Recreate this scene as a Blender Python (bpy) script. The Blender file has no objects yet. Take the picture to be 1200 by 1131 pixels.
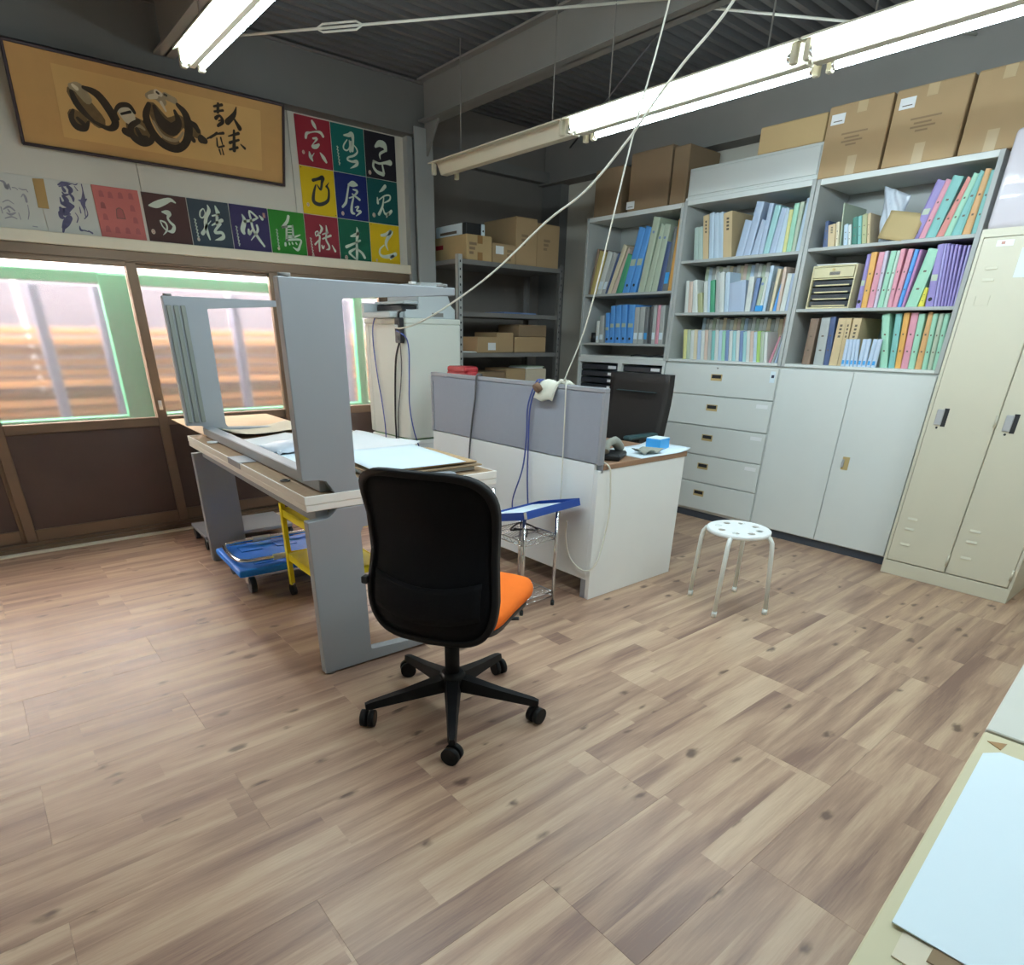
import bpy, bmesh, math, random
from mathutils import Vector, Matrix, Euler
random.seed(7)
S = bpy.context.scene
C = S.collection
PI = math.pi

# ------------------------------------------------------------------ camera, world, exposure
cam_d = bpy.data.cameras.new('camera')
cam = bpy.data.objects.new('camera', cam_d); C.objects.link(cam)
FPX, PX, PY = 710.094, 584.564, 727.278            # focal length and principal point, pixels of the 1200x1131 frame
cam_d.sensor_fit = 'HORIZONTAL'; cam_d.sensor_width = 36.0
cam_d.lens = FPX / 1200 * 36.0
cam_d.shift_x = (600 - PX) / 1200
cam_d.shift_y = (PY - 565.5) / 1200
cam_d.clip_start = 0.02
RIGHT = Vector((0.7721366, -0.6352597, 0.0158173)); DOWN = Vector((-0.2593083, -0.3377097, -0.9048267)); FWD = Vector((0.5801416, 0.6945482, -0.4254862))
cam.matrix_world = Matrix(((RIGHT.x, -DOWN.x, -FWD.x, 0.0), (RIGHT.y, -DOWN.y, -FWD.y, 0.0), (RIGHT.z, -DOWN.z, -FWD.z, 1.28), (0, 0, 0, 1)))
S.camera = cam

W = bpy.data.worlds.new('sky'); S.world = W; W.use_nodes = True
wn = W.node_tree.nodes; wl = W.node_tree.links
bg = wn['Background']; bg.inputs[0].default_value = (1.0, 0.935, 0.89, 1); bg.inputs[1].default_value = SKY_STRENGTH = 30.0
S.view_settings.view_transform = 'Standard'; S.view_settings.look = 'None'
S.view_settings.gamma = 1.0; S.view_settings.use_curve_mapping = False
S.view_settings.exposure = 0.62
TUBE_STRENGTH = 34.0
cy = S.cycles
cy.max_bounces = 8; cy.diffuse_bounces = 4; cy.glossy_bounces = 3; cy.transmission_bounces = 6; cy.transparent_max_bounces = 8
cy.caustics_reflective = False; cy.caustics_refractive = True
cy.sample_clamp_indirect = 4.0
cy.use_denoising = True

# ------------------------------------------------------------------ materials
def new_mat(name):
    m = bpy.data.materials.new(name); m.use_nodes = True
    nt = m.node_tree; return m, nt.nodes, nt.links, nt.nodes['Principled BSDF']
def srgb(r, g, b):
    f = lambda c: (c/255/12.92) if c/255 <= .04045 else ((c/255+.055)/1.055)**2.4
    return (f(r), f(g), f(b))
def plain(name, rgb, rough=.5, metal=0.0, var=.06, scale=8, bump=0.0, spec=.5, sheen=0, coat=0, bscale=None):
    """principled paint/plastic/metal with faint procedural tone variation and optional fine relief"""
    m, n, l, p = new_mat(name)
    p.inputs['Roughness'].default_value = rough; p.inputs['Metallic'].default_value = metal
    p.inputs['Specular IOR Level'].default_value = spec
    if coat: p.inputs['Coat Weight'].default_value = coat
    if sheen: p.inputs['Sheen Weight'].default_value = sheen
    tc = n.new('ShaderNodeTexCoord'); nz = n.new('ShaderNodeTexNoise'); nz.inputs['Scale'].default_value = scale; nz.inputs['Detail'].default_value = 3
    l.new(tc.outputs['Object'], nz.inputs['Vector'])
    mx = n.new('ShaderNodeMix'); mx.data_type = 'RGBA'
    a = tuple(max(0, c*(1-var)) for c in rgb); b = tuple(min(1, c*(1+var)) for c in rgb)
    mx.inputs[6].default_value = (*a, 1); mx.inputs[7].default_value = (*b, 1)
    l.new(nz.outputs['Fac'], mx.inputs[0]); l.new(mx.outputs[2], p.inputs['Base Color'])
    if bump:
        n2 = n.new('ShaderNodeTexNoise'); n2.inputs['Scale'].default_value = bscale or scale*40
        l.new(tc.outputs['Object'], n2.inputs['Vector'])
        bp = n.new('ShaderNodeBump'); bp.inputs['Strength'].default_value = bump; bp.inputs['Distance'].default_value = .002
        l.new(n2.outputs['Fac'], bp.inputs['Height']); l.new(bp.outputs['Normal'], p.inputs['Normal'])
    return m
def P8(name, r, g, b, **k): return plain(name, srgb(r, g, b), **k)

M = {}
M['wall'] = P8('wall paint', 222, 216, 202, rough=.85, bump=.1, scale=3)
M['wall_dim'] = P8('bare wall board', 128, 122, 116, rough=.9, var=.12, scale=1.5)
M['steel_dark'] = P8('dark painted steel', 122, 120, 117, rough=.75, var=.1, scale=3)
M['steel_beam'] = P8('grey primed steel beam', 138, 134, 129, rough=.7, var=.1, scale=3)
M['deck'] = P8('corrugated roof deck', 98, 98, 98, rough=.8, var=.12, scale=2)
M['column'] = P8('grey painted column', 168, 170, 168, rough=.6)
M['trim'] = P8('cream painted trim', 238, 228, 204, rough=.6)
M['bronze'] = P8('bronze anodised aluminium', 118, 98, 80, rough=.4, metal=.5)
M['bronze_panel'] = P8('dark brown door panel', 70, 52, 45, rough=.45, var=.1)
M['cab'] = P8('light grey enamelled steel', 222, 226, 222, rough=.42, var=.02)
M['cab_in'] = P8('grey enamel with shelf shade', 180, 183, 180, rough=.5, var=.03)  # cabinet enamel darkened, shade under the shelves put into the colour
M['cab_base'] = P8('dark blue grey plinth', 62, 68, 78, rough=.5)
M['lock'] = P8('cream enamelled steel', 212, 207, 186, rough=.42, var=.02)
M['brass'] = P8('brass pull', 206, 184, 130, rough=.4, metal=.3)
M['alu'] = P8('satin aluminium', 196, 198, 200, rough=.4, metal=.4)
M['chair_black'] = P8('black chair plastic', 11, 12, 15, rough=.6, spec=.25)
M['chrome'] = plain('chrome', (.75, .75, .76), rough=.14, metal=1, var=.02)
M['dark_hole'] = P8('recess dark', 40, 40, 42, rough=.8)
M['legs'] = P8('silver grey powder coat', 152, 157, 162, rough=.45, var=.03)
M['legs_dk'] = P8('darker grey channel', 128, 134, 128, rough=.5)
M['edge'] = P8('white laminate edge', 244, 242, 234, rough=.5, var=.02)
M['fibre'] = P8('bare particle board', 150, 124, 96, rough=.8, var=.2, scale=60)
M['ply'] = P8('thin plywood', 205, 176, 138, rough=.7, var=.12, scale=10)
M['paper'] = P8('white paper', 240, 242, 242, rough=.7, var=.02)
M['paper_blue'] = P8('pale blue paper', 226, 240, 246, rough=.65, var=.02)
M['paper_cream'] = P8('cream paper', 222, 210, 184, rough=.75, var=.04)
M['kraft'] = P8('cardboard', 178, 150, 112, rough=.8, var=.06, scale=5)
M['kraft_dk'] = P8('brown old cardboard', 140, 117, 90, rough=.85, var=.1, scale=5)
M['kraft_y'] = P8('fresh cardboard', 194, 166, 120, rough=.8, var=.05)
M['tape'] = P8('packing tape', 194, 170, 132, rough=.3, var=.04)
M['tape_br'] = P8('brown packing tape', 160, 118, 66, rough=.3)
M['print'] = P8('faded box print', 146, 122, 94, rough=.85)
M['ink'] = P8('faded print', 104, 92, 78, rough=.8)
M['black'] = P8('black plastic', 30, 31, 33, rough=.45, var=.1)
M['black_mesh'] = P8('black mesh fabric', 10, 11, 15, rough=.85, bump=.5, scale=20, bscale=700, spec=.2)
M['black_fab'] = P8('black leatherette', 40, 36, 35, rough=.6, spec=.3)
M['orange'] = P8('orange seat fabric', 240, 118, 44, rough=.9, bump=.3, scale=20, bscale=600, spec=.15)
M['white_enamel'] = P8('white enamel', 250, 252, 250, rough=.35, var=.01)
M['stool_leg'] = P8('white tube', 240, 244, 238, rough=.4, var=.01)
M['desk_white'] = P8('white desk panel', 244, 246, 244, rough=.5, var=.02)
M['desk_wood'] = P8('desk wood top', 150, 116, 90, rough=.5, var=.15, scale=12)
M['screen'] = P8('grey screen fabric', 152, 156, 166, rough=.9, bump=.4, scale=30, bscale=500, var=.03, spec=.15)
M['screen_fr'] = P8('grey screen frame', 150, 152, 158, rough=.4)
M['fridge'] = P8('pale cream appliance', 220, 224, 214, rough=.4, var=.02)
M['printer'] = P8('light grey printer plastic', 196, 204, 206, rough=.5, var=.02)
M['blue_tray'] = P8('royal blue plastic', 20, 66, 150, rough=.4)
M['blue_dolly'] = P8('bright blue plastic', 4, 116, 222, rough=.45)
M['yellow'] = P8('yellow enamel', 232, 214, 4, rough=.45)
M['cord_white'] = P8('white cord', 228, 226, 212, rough=.55)
M['cord_grey'] = P8('grey cord', 78, 78, 80, rough=.6)
M['cord_blue'] = P8('blue network cable', 66, 82, 150, rough=.5)
M['cord_black'] = P8('black cord', 26, 26, 30, rough=.6)
M['red'] = P8('dark red vinyl', 158, 34, 42, rough=.5)
M['cloth'] = P8('white cotton cloth', 226, 224, 206, rough=.95, bump=.4, bscale=300)
M['brown_core'] = P8('brown card', 120, 92, 72, rough=.9)
M['tissue'] = P8('sky blue carton', 60, 160, 226, rough=.5)
M['teal_dark'] = P8('dark teal armrest', 38, 66, 70, rough=.5)
M['fix_white'] = P8('yellowed white lamp steel', 206, 200, 180, rough=.5, var=.04)
M['socket'] = P8('cream lamp socket', 190, 182, 160, rough=.5)
M['frame_dark'] = P8('dark maroon frame', 52, 34, 40, rough=.4)
M['gold_mat'] = P8('gold silk mount', 196, 154, 96, rough=.8, var=.07, scale=14, bump=.2)
M['gold_art'] = P8('aged ochre paper', 208, 168, 106, rough=.8, var=.08, scale=5)
M['ink_black'] = P8('sumi ink', 56, 47, 36, rough=.9, var=.4, scale=26)
M['ink_mid'] = P8('brown sumi ink wash', 112, 90, 60, rough=.9, var=.4, scale=40)
M['ink_grey'] = P8('thin grey ink wash', 158, 142, 112, rough=.9, var=.3, scale=20)
M['gofun'] = P8('pale shell white paint', 214, 202, 174, rough=.9, var=.12, scale=20)
M['brush_white'] = P8('white brush paint', 214, 224, 206, rough=.7, var=.03)
M['seal'] = P8('pale seal', 212, 196, 176, rough=.8, var=.2, scale=120)
M['seal_red'] = P8('red seal', 190, 146, 134, rough=.8, var=.2, scale=120)
M['glove'] = P8('grey worn cloth', 150, 152, 142, rough=.9)
M['bag'] = P8('translucent white film', 198, 206, 216, rough=.3, var=.05)
M['envelope'] = P8('brown envelope', 186, 164, 118, rough=.75)
M['slot_dark'] = P8('black tray fronts', 34, 42, 50, rough=.4)
M['beige_case'] = P8('beige letter case', 214, 204, 164, rough=.5)
M['timber'] = P8('sunned timber', 132, 92, 54, rough=.8, var=.5, scale=3)
M['timber_grey'] = P8('grey violet sheet', 66, 65, 78, rough=.8)
M['post_blue'] = P8('blue grey post', 46, 50, 72, rough=.7)
M['teal_frame'] = P8('teal green paint', 16, 124, 86, rough=.5)
M['ground'] = P8('pale concrete ground', 140, 126, 114, rough=.9)
M['shade_green'] = P8('green vinyl', 110, 150, 110, rough=.6)

BOOK = dict(brn=(112, 86, 70), mus=(196, 172, 92), whi=(218, 222, 216), gry=(168, 172, 170), nav=(38, 58, 108), crm=(224, 208, 172), pnc=(216, 186, 168), grn=(40, 140, 96),
    blu=(62, 142, 228), sag=(176, 190, 164), drk=(84, 88, 92), org=(226, 160, 66), blk=(46, 46, 50), pnk=(220, 138, 158), sgl=(168, 190, 180), tan=(206, 178, 130),
    pbl=(184, 206, 226), prw=(170, 188, 216), ptl=(150, 204, 206), pye=(216, 212, 130), min=(150, 208, 178), olv=(168, 170, 118), sbl=(98, 124, 176), tea=(108, 180, 176),
    lgr=(158, 200, 90), dgn=(16, 100, 84), pur=(136, 118, 190), cor=(214, 122, 112), tno=(214, 156, 92), lil=(206, 190, 212), pmn=(186, 218, 200), mau=(178, 112, 172),
    yel=(222, 210, 50), prp=(156, 144, 208), bls=(196, 214, 240))
BNAME = dict(brn='brown', mus='mustard yellow', whi='white', gry='grey', nav='navy', crm='cream', pnc='pinkish cream', grn='green', blu='blue', sag='sage green', drk='dark grey',
    org='orange', blk='black', pnk='pink', sgl='grey green', tan='tan', pbl='pale blue', prw='periwinkle', ptl='pale teal', pye='pale yellow', min='mint', olv='olive', sbl='slate blue',
    tea='teal', lgr='lime green', dgn='dark green', pur='purple', cor='coral', tno='tan orange', lil='lilac', pmn='pale mint', mau='mauve', yel='yellow', prp='light purple', bls='blue and white')
for k, c in BOOK.items():
    c = tuple(int(v*.82+q*.18) for v, q in zip(c, (214, 220, 214)))
    M['bk_'+k] = P8('book cover '+BNAME[k], *c, rough=.45, var=.05, scale=14)

def wood_floor():
    m, n, l, p = new_mat('wood print vinyl plank')
    tc = n.new('ShaderNodeTexCoord'); oi = n.new('ShaderNodeObjectInfo')
    sep = n.new('ShaderNodeSeparateXYZ'); l.new(tc.outputs['Object'], sep.inputs[0])
    def math_(op, a, b=None, c=None):
        q = n.new('ShaderNodeMath'); q.operation = op
        for i, v in enumerate((a, b, c)):
            if v is None: continue
            if isinstance(v, (int, float)): q.inputs[i].default_value = v
            else: l.new(v, q.inputs[i])
        return q.outputs[0]
    rnd = oi.outputs['Random']
    strip = math_('FLOOR', math_('DIVIDE', sep.outputs['Y'], .1026))
    # every strip of the print is broken once along the plank
    wn1 = n.new('ShaderNodeTexWhiteNoise'); wn1.noise_dimensions = '2D'
    cb = n.new('ShaderNodeCombineXYZ'); l.new(strip, cb.inputs[0]); l.new(math_('MULTIPLY', rnd, 173.0), cb.inputs[1]); l.new(cb.outputs[0], wn1.inputs['Vector'])
    seg = math_('GREATER_THAN', sep.outputs['X'], math_('MULTIPLY_ADD', wn1.outputs['Value'], 1.1, .05))
    cb2 = n.new('ShaderNodeCombineXYZ'); l.new(strip, cb2.inputs[0]); l.new(math_('MULTIPLY', rnd, 91.0), cb2.inputs[1]); l.new(seg, cb2.inputs[2])
    wn2 = n.new('ShaderNodeTexWhiteNoise'); wn2.noise_dimensions = '3D'; l.new(cb2.outputs[0], wn2.inputs['Vector'])
    tone = wn2.outputs['Value']
    off = n.new('ShaderNodeCombineXYZ'); l.new(math_('MULTIPLY', rnd, 57.0), off.inputs[0]); l.new(math_('MULTIPLY_ADD', strip, 3.7, math_('MULTIPLY', tone, 41.0)), off.inputs[1]); l.new(math_('MULTIPLY', seg, 5.3), off.inputs[2])
    va = n.new('ShaderNodeVectorMath'); va.operation = 'ADD'; l.new(tc.outputs['Object'], va.inputs[0]); l.new(off.outputs[0], va.inputs[1])
    def stretched(sx, sy, scale, detail, dist=0.0, rough=.5):
        mp = n.new('ShaderNodeMapping'); mp.inputs['Scale'].default_value = (sx, sy, 1); l.new(va.outputs[0], mp.inputs['Vector'])
        z = n.new('ShaderNodeTexNoise'); z.inputs['Scale'].default_value = scale; z.inputs['Detail'].default_value = detail; z.inputs['Distortion'].default_value = dist; z.inputs['Roughness'].default_value = rough
        l.new(mp.outputs[0], z.inputs['Vector']); return z.outputs['Fac']
    broad = stretched(.8, 9, 1.5, 3, .5)
    fine = stretched(3, 60, 3.0, 5, .3, .65)
    r1 = n.new('ShaderNodeValToRGB'); e = r1.color_ramp.elements
    e[0].position = .30; e[0].color = (*srgb(132, 104, 92), 1); e[1].position = .72; e[1].color = (*srgb(212, 186, 160), 1)
    q = r1.color_ramp.elements.new(.47); q.color = (*srgb(172, 142, 122), 1)
    q = r1.color_ramp.elements.new(.57); q.color = (*srgb(191, 162, 138), 1)
    v = math_('ADD', math_('MULTIPLY_ADD', broad, .86, .07), math_('MULTIPLY_ADD', tone, .13, -.065))
    v = math_('ADD', v, math_('MULTIPLY_ADD', fine, .30, -.15))
    l.new(v, r1.inputs['Fac'])
    # knots
    mp = n.new('ShaderNodeMapping'); mp.inputs['Scale'].default_value = (3.4, 7.0, 1); l.new(va.outputs[0], mp.inputs['Vector'])
    dz = n.new('ShaderNodeTexNoise'); dz.inputs['Scale'].default_value = 5; l.new(mp.outputs[0], dz.inputs['Vector'])
    va2 = n.new('ShaderNodeVectorMath'); va2.operation = 'MULTIPLY_ADD'; va2.inputs[1].default_value = (.22, .22, 0); l.new(dz.outputs['Color'], va2.inputs[0]); l.new(mp.outputs[0], va2.inputs[2])
    vo = n.new('ShaderNodeTexVoronoi'); vo.voronoi_dimensions = '2D'; vo.inputs['Scale'].default_value = 1.0; l.new(va2.outputs[0], vo.inputs['Vector'])
    sp = n.new('ShaderNodeSeparateColor'); l.new(vo.outputs['Color'], sp.inputs[0])
    size = math_('MULTIPLY', math_('MAXIMUM', math_('SUBTRACT', sp.outputs[0], .40), 0.0), .17)
    k = n.new('ShaderNodeMapRange'); k.interpolation_type = 'SMOOTHSTEP'
    l.new(math_('SUBTRACT', vo.outputs['Distance'], size), k.inputs['Value']); k.inputs['From Min'].default_value = -.05; k.inputs['From Max'].default_value = .06; k.inputs['To Min'].default_value = .85; k.inputs['To Max'].default_value = 0
    has = math_('MULTIPLY', k.outputs[0], math_('GREATER_THAN', sp.outputs[0], .47))
    mx = n.new('ShaderNodeMix'); mx.data_type = 'RGBA'; l.new(has, mx.inputs[0]); l.new(r1.outputs['Color'], mx.inputs[6]); mx.inputs[7].default_value = (*srgb(84, 60, 50), 1)
    hs = n.new('ShaderNodeHueSaturation'); hs.inputs['Saturation'].default_value = 1.06
    l.new(math_('MULTIPLY_ADD', rnd, .10, .865), hs.inputs['Value']); l.new(mx.outputs[2], hs.inputs['Color'])
    l.new(hs.outputs['Color'], p.inputs['Base Color'])
    rg = math_('MULTIPLY_ADD', fine, .15, .32); l.new(rg, p.inputs['Roughness'])
    bp = n.new('ShaderNodeBump'); bp.inputs['Strength'].default_value = .12; bp.inputs['Distance'].default_value = .001; l.new(fine, bp.inputs['Height']); l.new(bp.outputs[0], p.inputs['Normal'])
    p.inputs['Specular IOR Level'].default_value = .5
    return m
M['floor'] = wood_floor()

def frosted():
    m, n, l, p = new_mat('frosted window glass')
    out = n['Material Output']; n.remove(p)
    tr = n.new('ShaderNodeBsdfTranslucent'); tr.inputs['Color'].default_value = (.95, .92, .90, 1)
    rf = n.new('ShaderNodeBsdfRefraction'); rf.inputs['Roughness'].default_value = .18; rf.inputs['IOR'].default_value = 1.30; rf.inputs['Color'].default_value = (.98, .97, .96, 1)
    gl = n.new('ShaderNodeBsdfGlossy'); gl.inputs['Roughness'].default_value = .3; gl.inputs['Color'].default_value = (.9, .9, .9, 1)
    m1 = n.new('ShaderNodeMixShader'); m1.inputs[0].default_value = .06; l.new(rf.outputs[0], m1.inputs[1]); l.new(tr.outputs[0], m1.inputs[2])
    m2 = n.new('ShaderNodeMixShader'); m2.inputs[0].default_value = .03; l.new(m1.outputs[0], m2.inputs[1]); l.new(gl.outputs[0], m2.inputs[2])
    l.new(m2.outputs[0], out.inputs['Surface']); return m
M['glass'] = frosted()

def emitter(name, rgb, strength):
    m, n, l, p = new_mat(name)
    p.inputs['Base Color'].default_value = (.9, .9, .9, 1); p.inputs['Emission Color'].default_value = (*rgb, 1); p.inputs['Emission Strength'].default_value = strength
    return m
M['tube'] = emitter('lit fluorescent tube', (.80, .985, 1.08), TUBE_STRENGTH)

def film():
    m, n, l, p = new_mat('clear plastic wrap')
    p.inputs['Base Color'].default_value = (.84, .78, .83, 1); p.inputs['Roughness'].default_value = .16
    p.inputs['Transmission Weight'].default_value = .2; p.inputs['IOR'].default_value = 1.3
    p.inputs['Coat Weight'].default_value = .6
    return m
M['wrap'] = film()

# ------------------------------------------------------------------ mesh helpers
class MB:
    def __init__(s): s.bm = bmesh.new()
    def _xf(s, vs, T):
        if T is not None: bmesh.ops.transform(s.bm, matrix=T, verts=vs)
        return s
    def box(s, x0, x1, y0, y1, z0, z1, bev=0.0, seg=1, T=None):
        r = bmesh.ops.create_cube(s.bm, size=1.0); vs = r['verts']
        for v in vs: v.co = Vector(((x0+x1)/2+v.co.x*(x1-x0), (y0+y1)/2+v.co.y*(y1-y0), (z0+z1)/2+v.co.z*(z1-z0)))
        if T is not None: bmesh.ops.transform(s.bm, matrix=T, verts=vs)
        if bev > 0:
            es = list({e for v in vs for e in v.link_edges})
            bmesh.ops.bevel(s.bm, geom=es, offset=bev, segments=seg, profile=.5, affect='EDGES')
        return s
    def cyl(s, a, b, r0, r1=None, n=14, caps=True):
        a = Vector(a); b = Vector(b); r1 = r0 if r1 is None else r1
        d = (b-a).normalized(); u = d.orthogonal().normalized(); w = d.cross(u)
        A = [s.bm.verts.new(a+(u*math.cos(t)+w*math.sin(t))*r0) for t in (2*PI*i/n for i in range(n))]
        B = [s.bm.verts.new(b+(u*math.cos(t)+w*math.sin(t))*r1) for t in (2*PI*i/n for i in range(n))]
        for i in range(n): s.bm.faces.new((A[i], A[(i+1) % n], B[(i+1) % n], B[i])).smooth = True
        if caps: s.bm.faces.new(A[::-1]); s.bm.faces.new(B)
        return s
    def tube(s, pts, r, n=8, closed=False):
        pts = [Vector(p) for p in pts]; N = len(pts)
        tg = []
        for i in range(N):
            a = pts[(i-1) % N] if closed or i > 0 else pts[0]; b = pts[(i+1) % N] if closed or i < N-1 else pts[-1]
            tg.append((b-a).normalized())
        u = tg[0].orthogonal().normalized(); rings = []
        for i in range(N):
            u = (u - tg[i]*u.dot(tg[i])); u = u.normalized() if u.length > 1e-6 else tg[i].orthogonal().normalized()
            w = tg[i].cross(u); rr = r[i] if isinstance(r, (list, tuple)) else r
            rings.append([s.bm.verts.new(pts[i]+(u*math.cos(2*PI*k/n)+w*math.sin(2*PI*k/n))*rr) for k in range(n)])
        for i in range(N if closed else N-1):
            A = rings[i]; B = rings[(i+1) % N]
            for k in range(n): s.bm.faces.new((A[k], A[(k+1) % n], B[(k+1) % n], B[k])).smooth = True
        if not closed: s.bm.faces.new(rings[0][::-1]); s.bm.faces.new(rings[-1])
        return s
    def lathe(s, prof, n=24, at=(0, 0, 0)):
        at = Vector(at); rings = []
        for r, z in prof:
            rings.append([s.bm.verts.new(at+Vector((r*math.cos(2*PI*k/n), r*math.sin(2*PI*k/n), z))) for k in range(n)] if r > 1e-6 else [s.bm.verts.new(at+Vector((0, 0, z)))])
        for A, B in zip(rings[:-1], rings[1:]):
            for k in range(n):
                f = [A[k % len(A)], A[(k+1) % len(A)], B[(k+1) % len(B)], B[k % len(B)]]
                f2 = []
                for v in f:
                    if v not in f2: f2.append(v)
                if len(f2) > 2: s.bm.faces.new(f2).smooth = True
        return s
    def prism(s, poly, axis, a, b, bev=0.0):
        """poly: 2D outline; axis 'x': (y,z) extruded in x, 'y': (x,z) in y, 'z': (x,y) in z"""
        f = {'x': lambda p, t: (t, p[0], p[1]), 'y': lambda p, t: (p[0], t, p[1]), 'z': lambda p, t: (p[0], p[1], t)}[axis]
        A = [s.bm.verts.new(f(p, a)) for p in poly]; B = [s.bm.verts.new(f(p, b)) for p in poly]
        n = len(poly); fs = []
        for i in range(n): fs.append(s.bm.faces.new((A[i], A[(i+1) % n], B[(i+1) % n], B[i])))
        fs.append(s.bm.faces.new(A[::-1])); fs.append(s.bm.faces.new(B))
        if bev:
            es = [e for e in {e for q in fs for e in q.edges}]
            bmesh.ops.bevel(s.bm, geom=es, offset=bev, segments=1, affect='EDGES')
        return s
    def grid(s, fn, nu, nv, thick=0.0, smooth=True):
        V = [[s.bm.verts.new(fn(i/nu, j/nv)) for j in range(nv+1)] for i in range(nu+1)]
        fs = []
        for i in range(nu):
            for j in range(nv):
                q = s.bm.faces.new((V[i][j], V[i+1][j], V[i+1][j+1], V[i][j+1])); q.smooth = smooth; fs.append(q)
        if thick:
            s.bm.normal_update()
            nn = {v: v.normal.copy() for row in V for v in row}
            U = [[s.bm.verts.new(v.co - nn[v]*thick) for v in row] for row in V]
            for i in range(nu):
                for j in range(nv):
                    q = s.bm.faces.new((U[i][j+1], U[i+1][j+1], U[i+1][j], U[i][j])); q.smooth = smooth
            for i in range(nu):
                s.bm.faces.new((V[i+1][0], V[i][0], U[i][0], U[i+1][0])); s.bm.faces.new((V[i][nv], V[i+1][nv], U[i+1][nv], U[i][nv]))
            for j in range(nv):
                s.bm.faces.new((V[0][j], V[0][j+1], U[0][j+1], U[0][j])); s.bm.faces.new((V[nu][j+1], V[nu][j], U[nu][j], U[nu][j+1]))
        return s
    def sphere(s, c, r, sc=(1, 1, 1), u=14, v=9):
        q = bmesh.ops.create_uvsphere(s.bm, u_segments=u, v_segments=v, radius=r)
        for x in q['verts']: x.co = Vector((x.co.x*sc[0], x.co.y*sc[1], x.co.z*sc[2]))+Vector(c)
        for x in q['verts']:
            for fc in x.link_faces: fc.smooth = True
        return s
    def ribbon(s, pts, to3):
        """a brush stroke: (u, v, half width) points made smooth, rounded ends, mapped by to3(u, v)"""
        P = []
        n = len(pts)
        for i in range(n-1):
            p0 = pts[max(i-1, 0)]; p1 = pts[i]; p2 = pts[i+1]; p3 = pts[min(i+2, n-1)]
            for k in range(5):
                t = k/5
                P.append(tuple(.5*((2*p1[c])+(-p0[c]+p2[c])*t+(2*p0[c]-5*p1[c]+4*p2[c]-p3[c])*t*t+(-p0[c]+3*p1[c]-3*p2[c]+p3[c])*t**3) for c in range(3)))
        P.append(tuple(pts[-1]))
        L = []; R = []; N = len(P)
        for i in range(N):
            a = P[max(i-1, 0)]; b = P[min(i+1, N-1)]; dx, dy = b[0]-a[0], b[1]-a[1]; d = math.hypot(dx, dy) or 1
            nx, ny = -dy/d, dx/d; w = max(P[i][2], .0006)
            L.append(s.bm.verts.new(to3(P[i][0]+nx*w, P[i][1]+ny*w))); R.append(s.bm.verts.new(to3(P[i][0]-nx*w, P[i][1]-ny*w)))
        for i in range(N-1): s.bm.faces.new((R[i], R[i+1], L[i+1], L[i]))
        for i0, sg in ((0, -1), (N-1, 1)):
            a = P[max(i0-1, 0)]; b = P[min(i0+1, N-1)]; dx, dy = b[0]-a[0], b[1]-a[1]; d = math.hypot(dx, dy) or 1; dx, dy = dx/d*sg, dy/d*sg
            w = max(P[i0][2], .0006); arc = []
            for k in range(1, 5):
                t = PI*k/5; arc.append(s.bm.verts.new(to3(P[i0][0]+(-dy*math.cos(t)+dx*math.sin(t))*w, P[i0][1]+(dx*math.cos(t)+dy*math.sin(t))*w)))
            first, last = (L[i0], R[i0]) if sg > 0 else (R[i0], L[i0])
            ring = [first]+arc+[last]
            s.bm.faces.new(ring[::-1])
        return s
    def build(s, name, mat, parent=None, loc=None, rot=None, recalc=False):
        if recalc: bmesh.ops.recalc_face_normals(s.bm, faces=s.bm.faces[:])
        me = bpy.data.meshes.new(name); s.bm.to_mesh(me); s.bm.free()
        me.materials.append(M[mat] if isinstance(mat, str) else mat)
        o = bpy.data.objects.new(name, me); C.objects.link(o)
        if parent is not None: o.parent = parent
        if loc is not None: o.location = loc
        if rot is not None: o.rotation_euler = rot
        return o

def tag(o, label, cat, group=None):
    o['label'] = label; o['category'] = cat
    if group: o['group'] = group
    return o
def thing(name, label, cat, loc=(0, 0, 0), rz=0.0, group=None, rot=None):
    o = bpy.data.objects.new(name, None); o.empty_display_size = .1; C.objects.link(o)
    o.location = loc; o.rotation_euler = rot if rot else (0, 0, rz)
    return tag(o, label, cat, group)
def struct(o): o['kind'] = 'structure'; return o
def dup(root, loc, rot, label, group=None):
    r = root.copy(); C.objects.link(r); r.location = loc; r.rotation_euler = rot; r['label'] = label
    if group: r['group'] = group
    for ch in list(root.children):
        c = ch.copy(); C.objects.link(c); c.parent = r
        for g in list(ch.children):
            d = g.copy(); C.objects.link(d); d.parent = c
    return r
def ps(name, mat, parent, mb, **k): return mb.build(name, mat, parent, **k)
def smooth_path(pts, k=6):
    pts = [Vector(p) for p in pts]; n = len(pts); out = []
    for i in range(n-1):
        p0 = pts[max(i-1, 0)]; p1 = pts[i]; p2 = pts[i+1]; p3 = pts[min(i+2, n-1)]
        for j in range(k):
            t = j/k; out.append(.5*((2*p1)+(p2-p0)*t+(2*p0-5*p1+4*p2-p3)*t*t+(-p0+3*p1-3*p2+p3)*t**3))
    out.append(pts[-1]); return out
def ordw(n):
    return ['first', 'second', 'third', 'fourth', 'fifth', 'sixth', 'seventh', 'eighth', 'ninth', 'tenth', 'eleventh', 'twelfth', 'thirteenth', 'fourteenth', 'fifteenth', 'sixteenth', 'seventeenth', 'eighteenth', 'nineteenth', 'twentieth',
            'twenty-first', 'twenty-second', 'twenty-third', 'twenty-fourth', 'twenty-fifth', 'twenty-sixth', 'twenty-seventh'][n-1]
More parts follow.
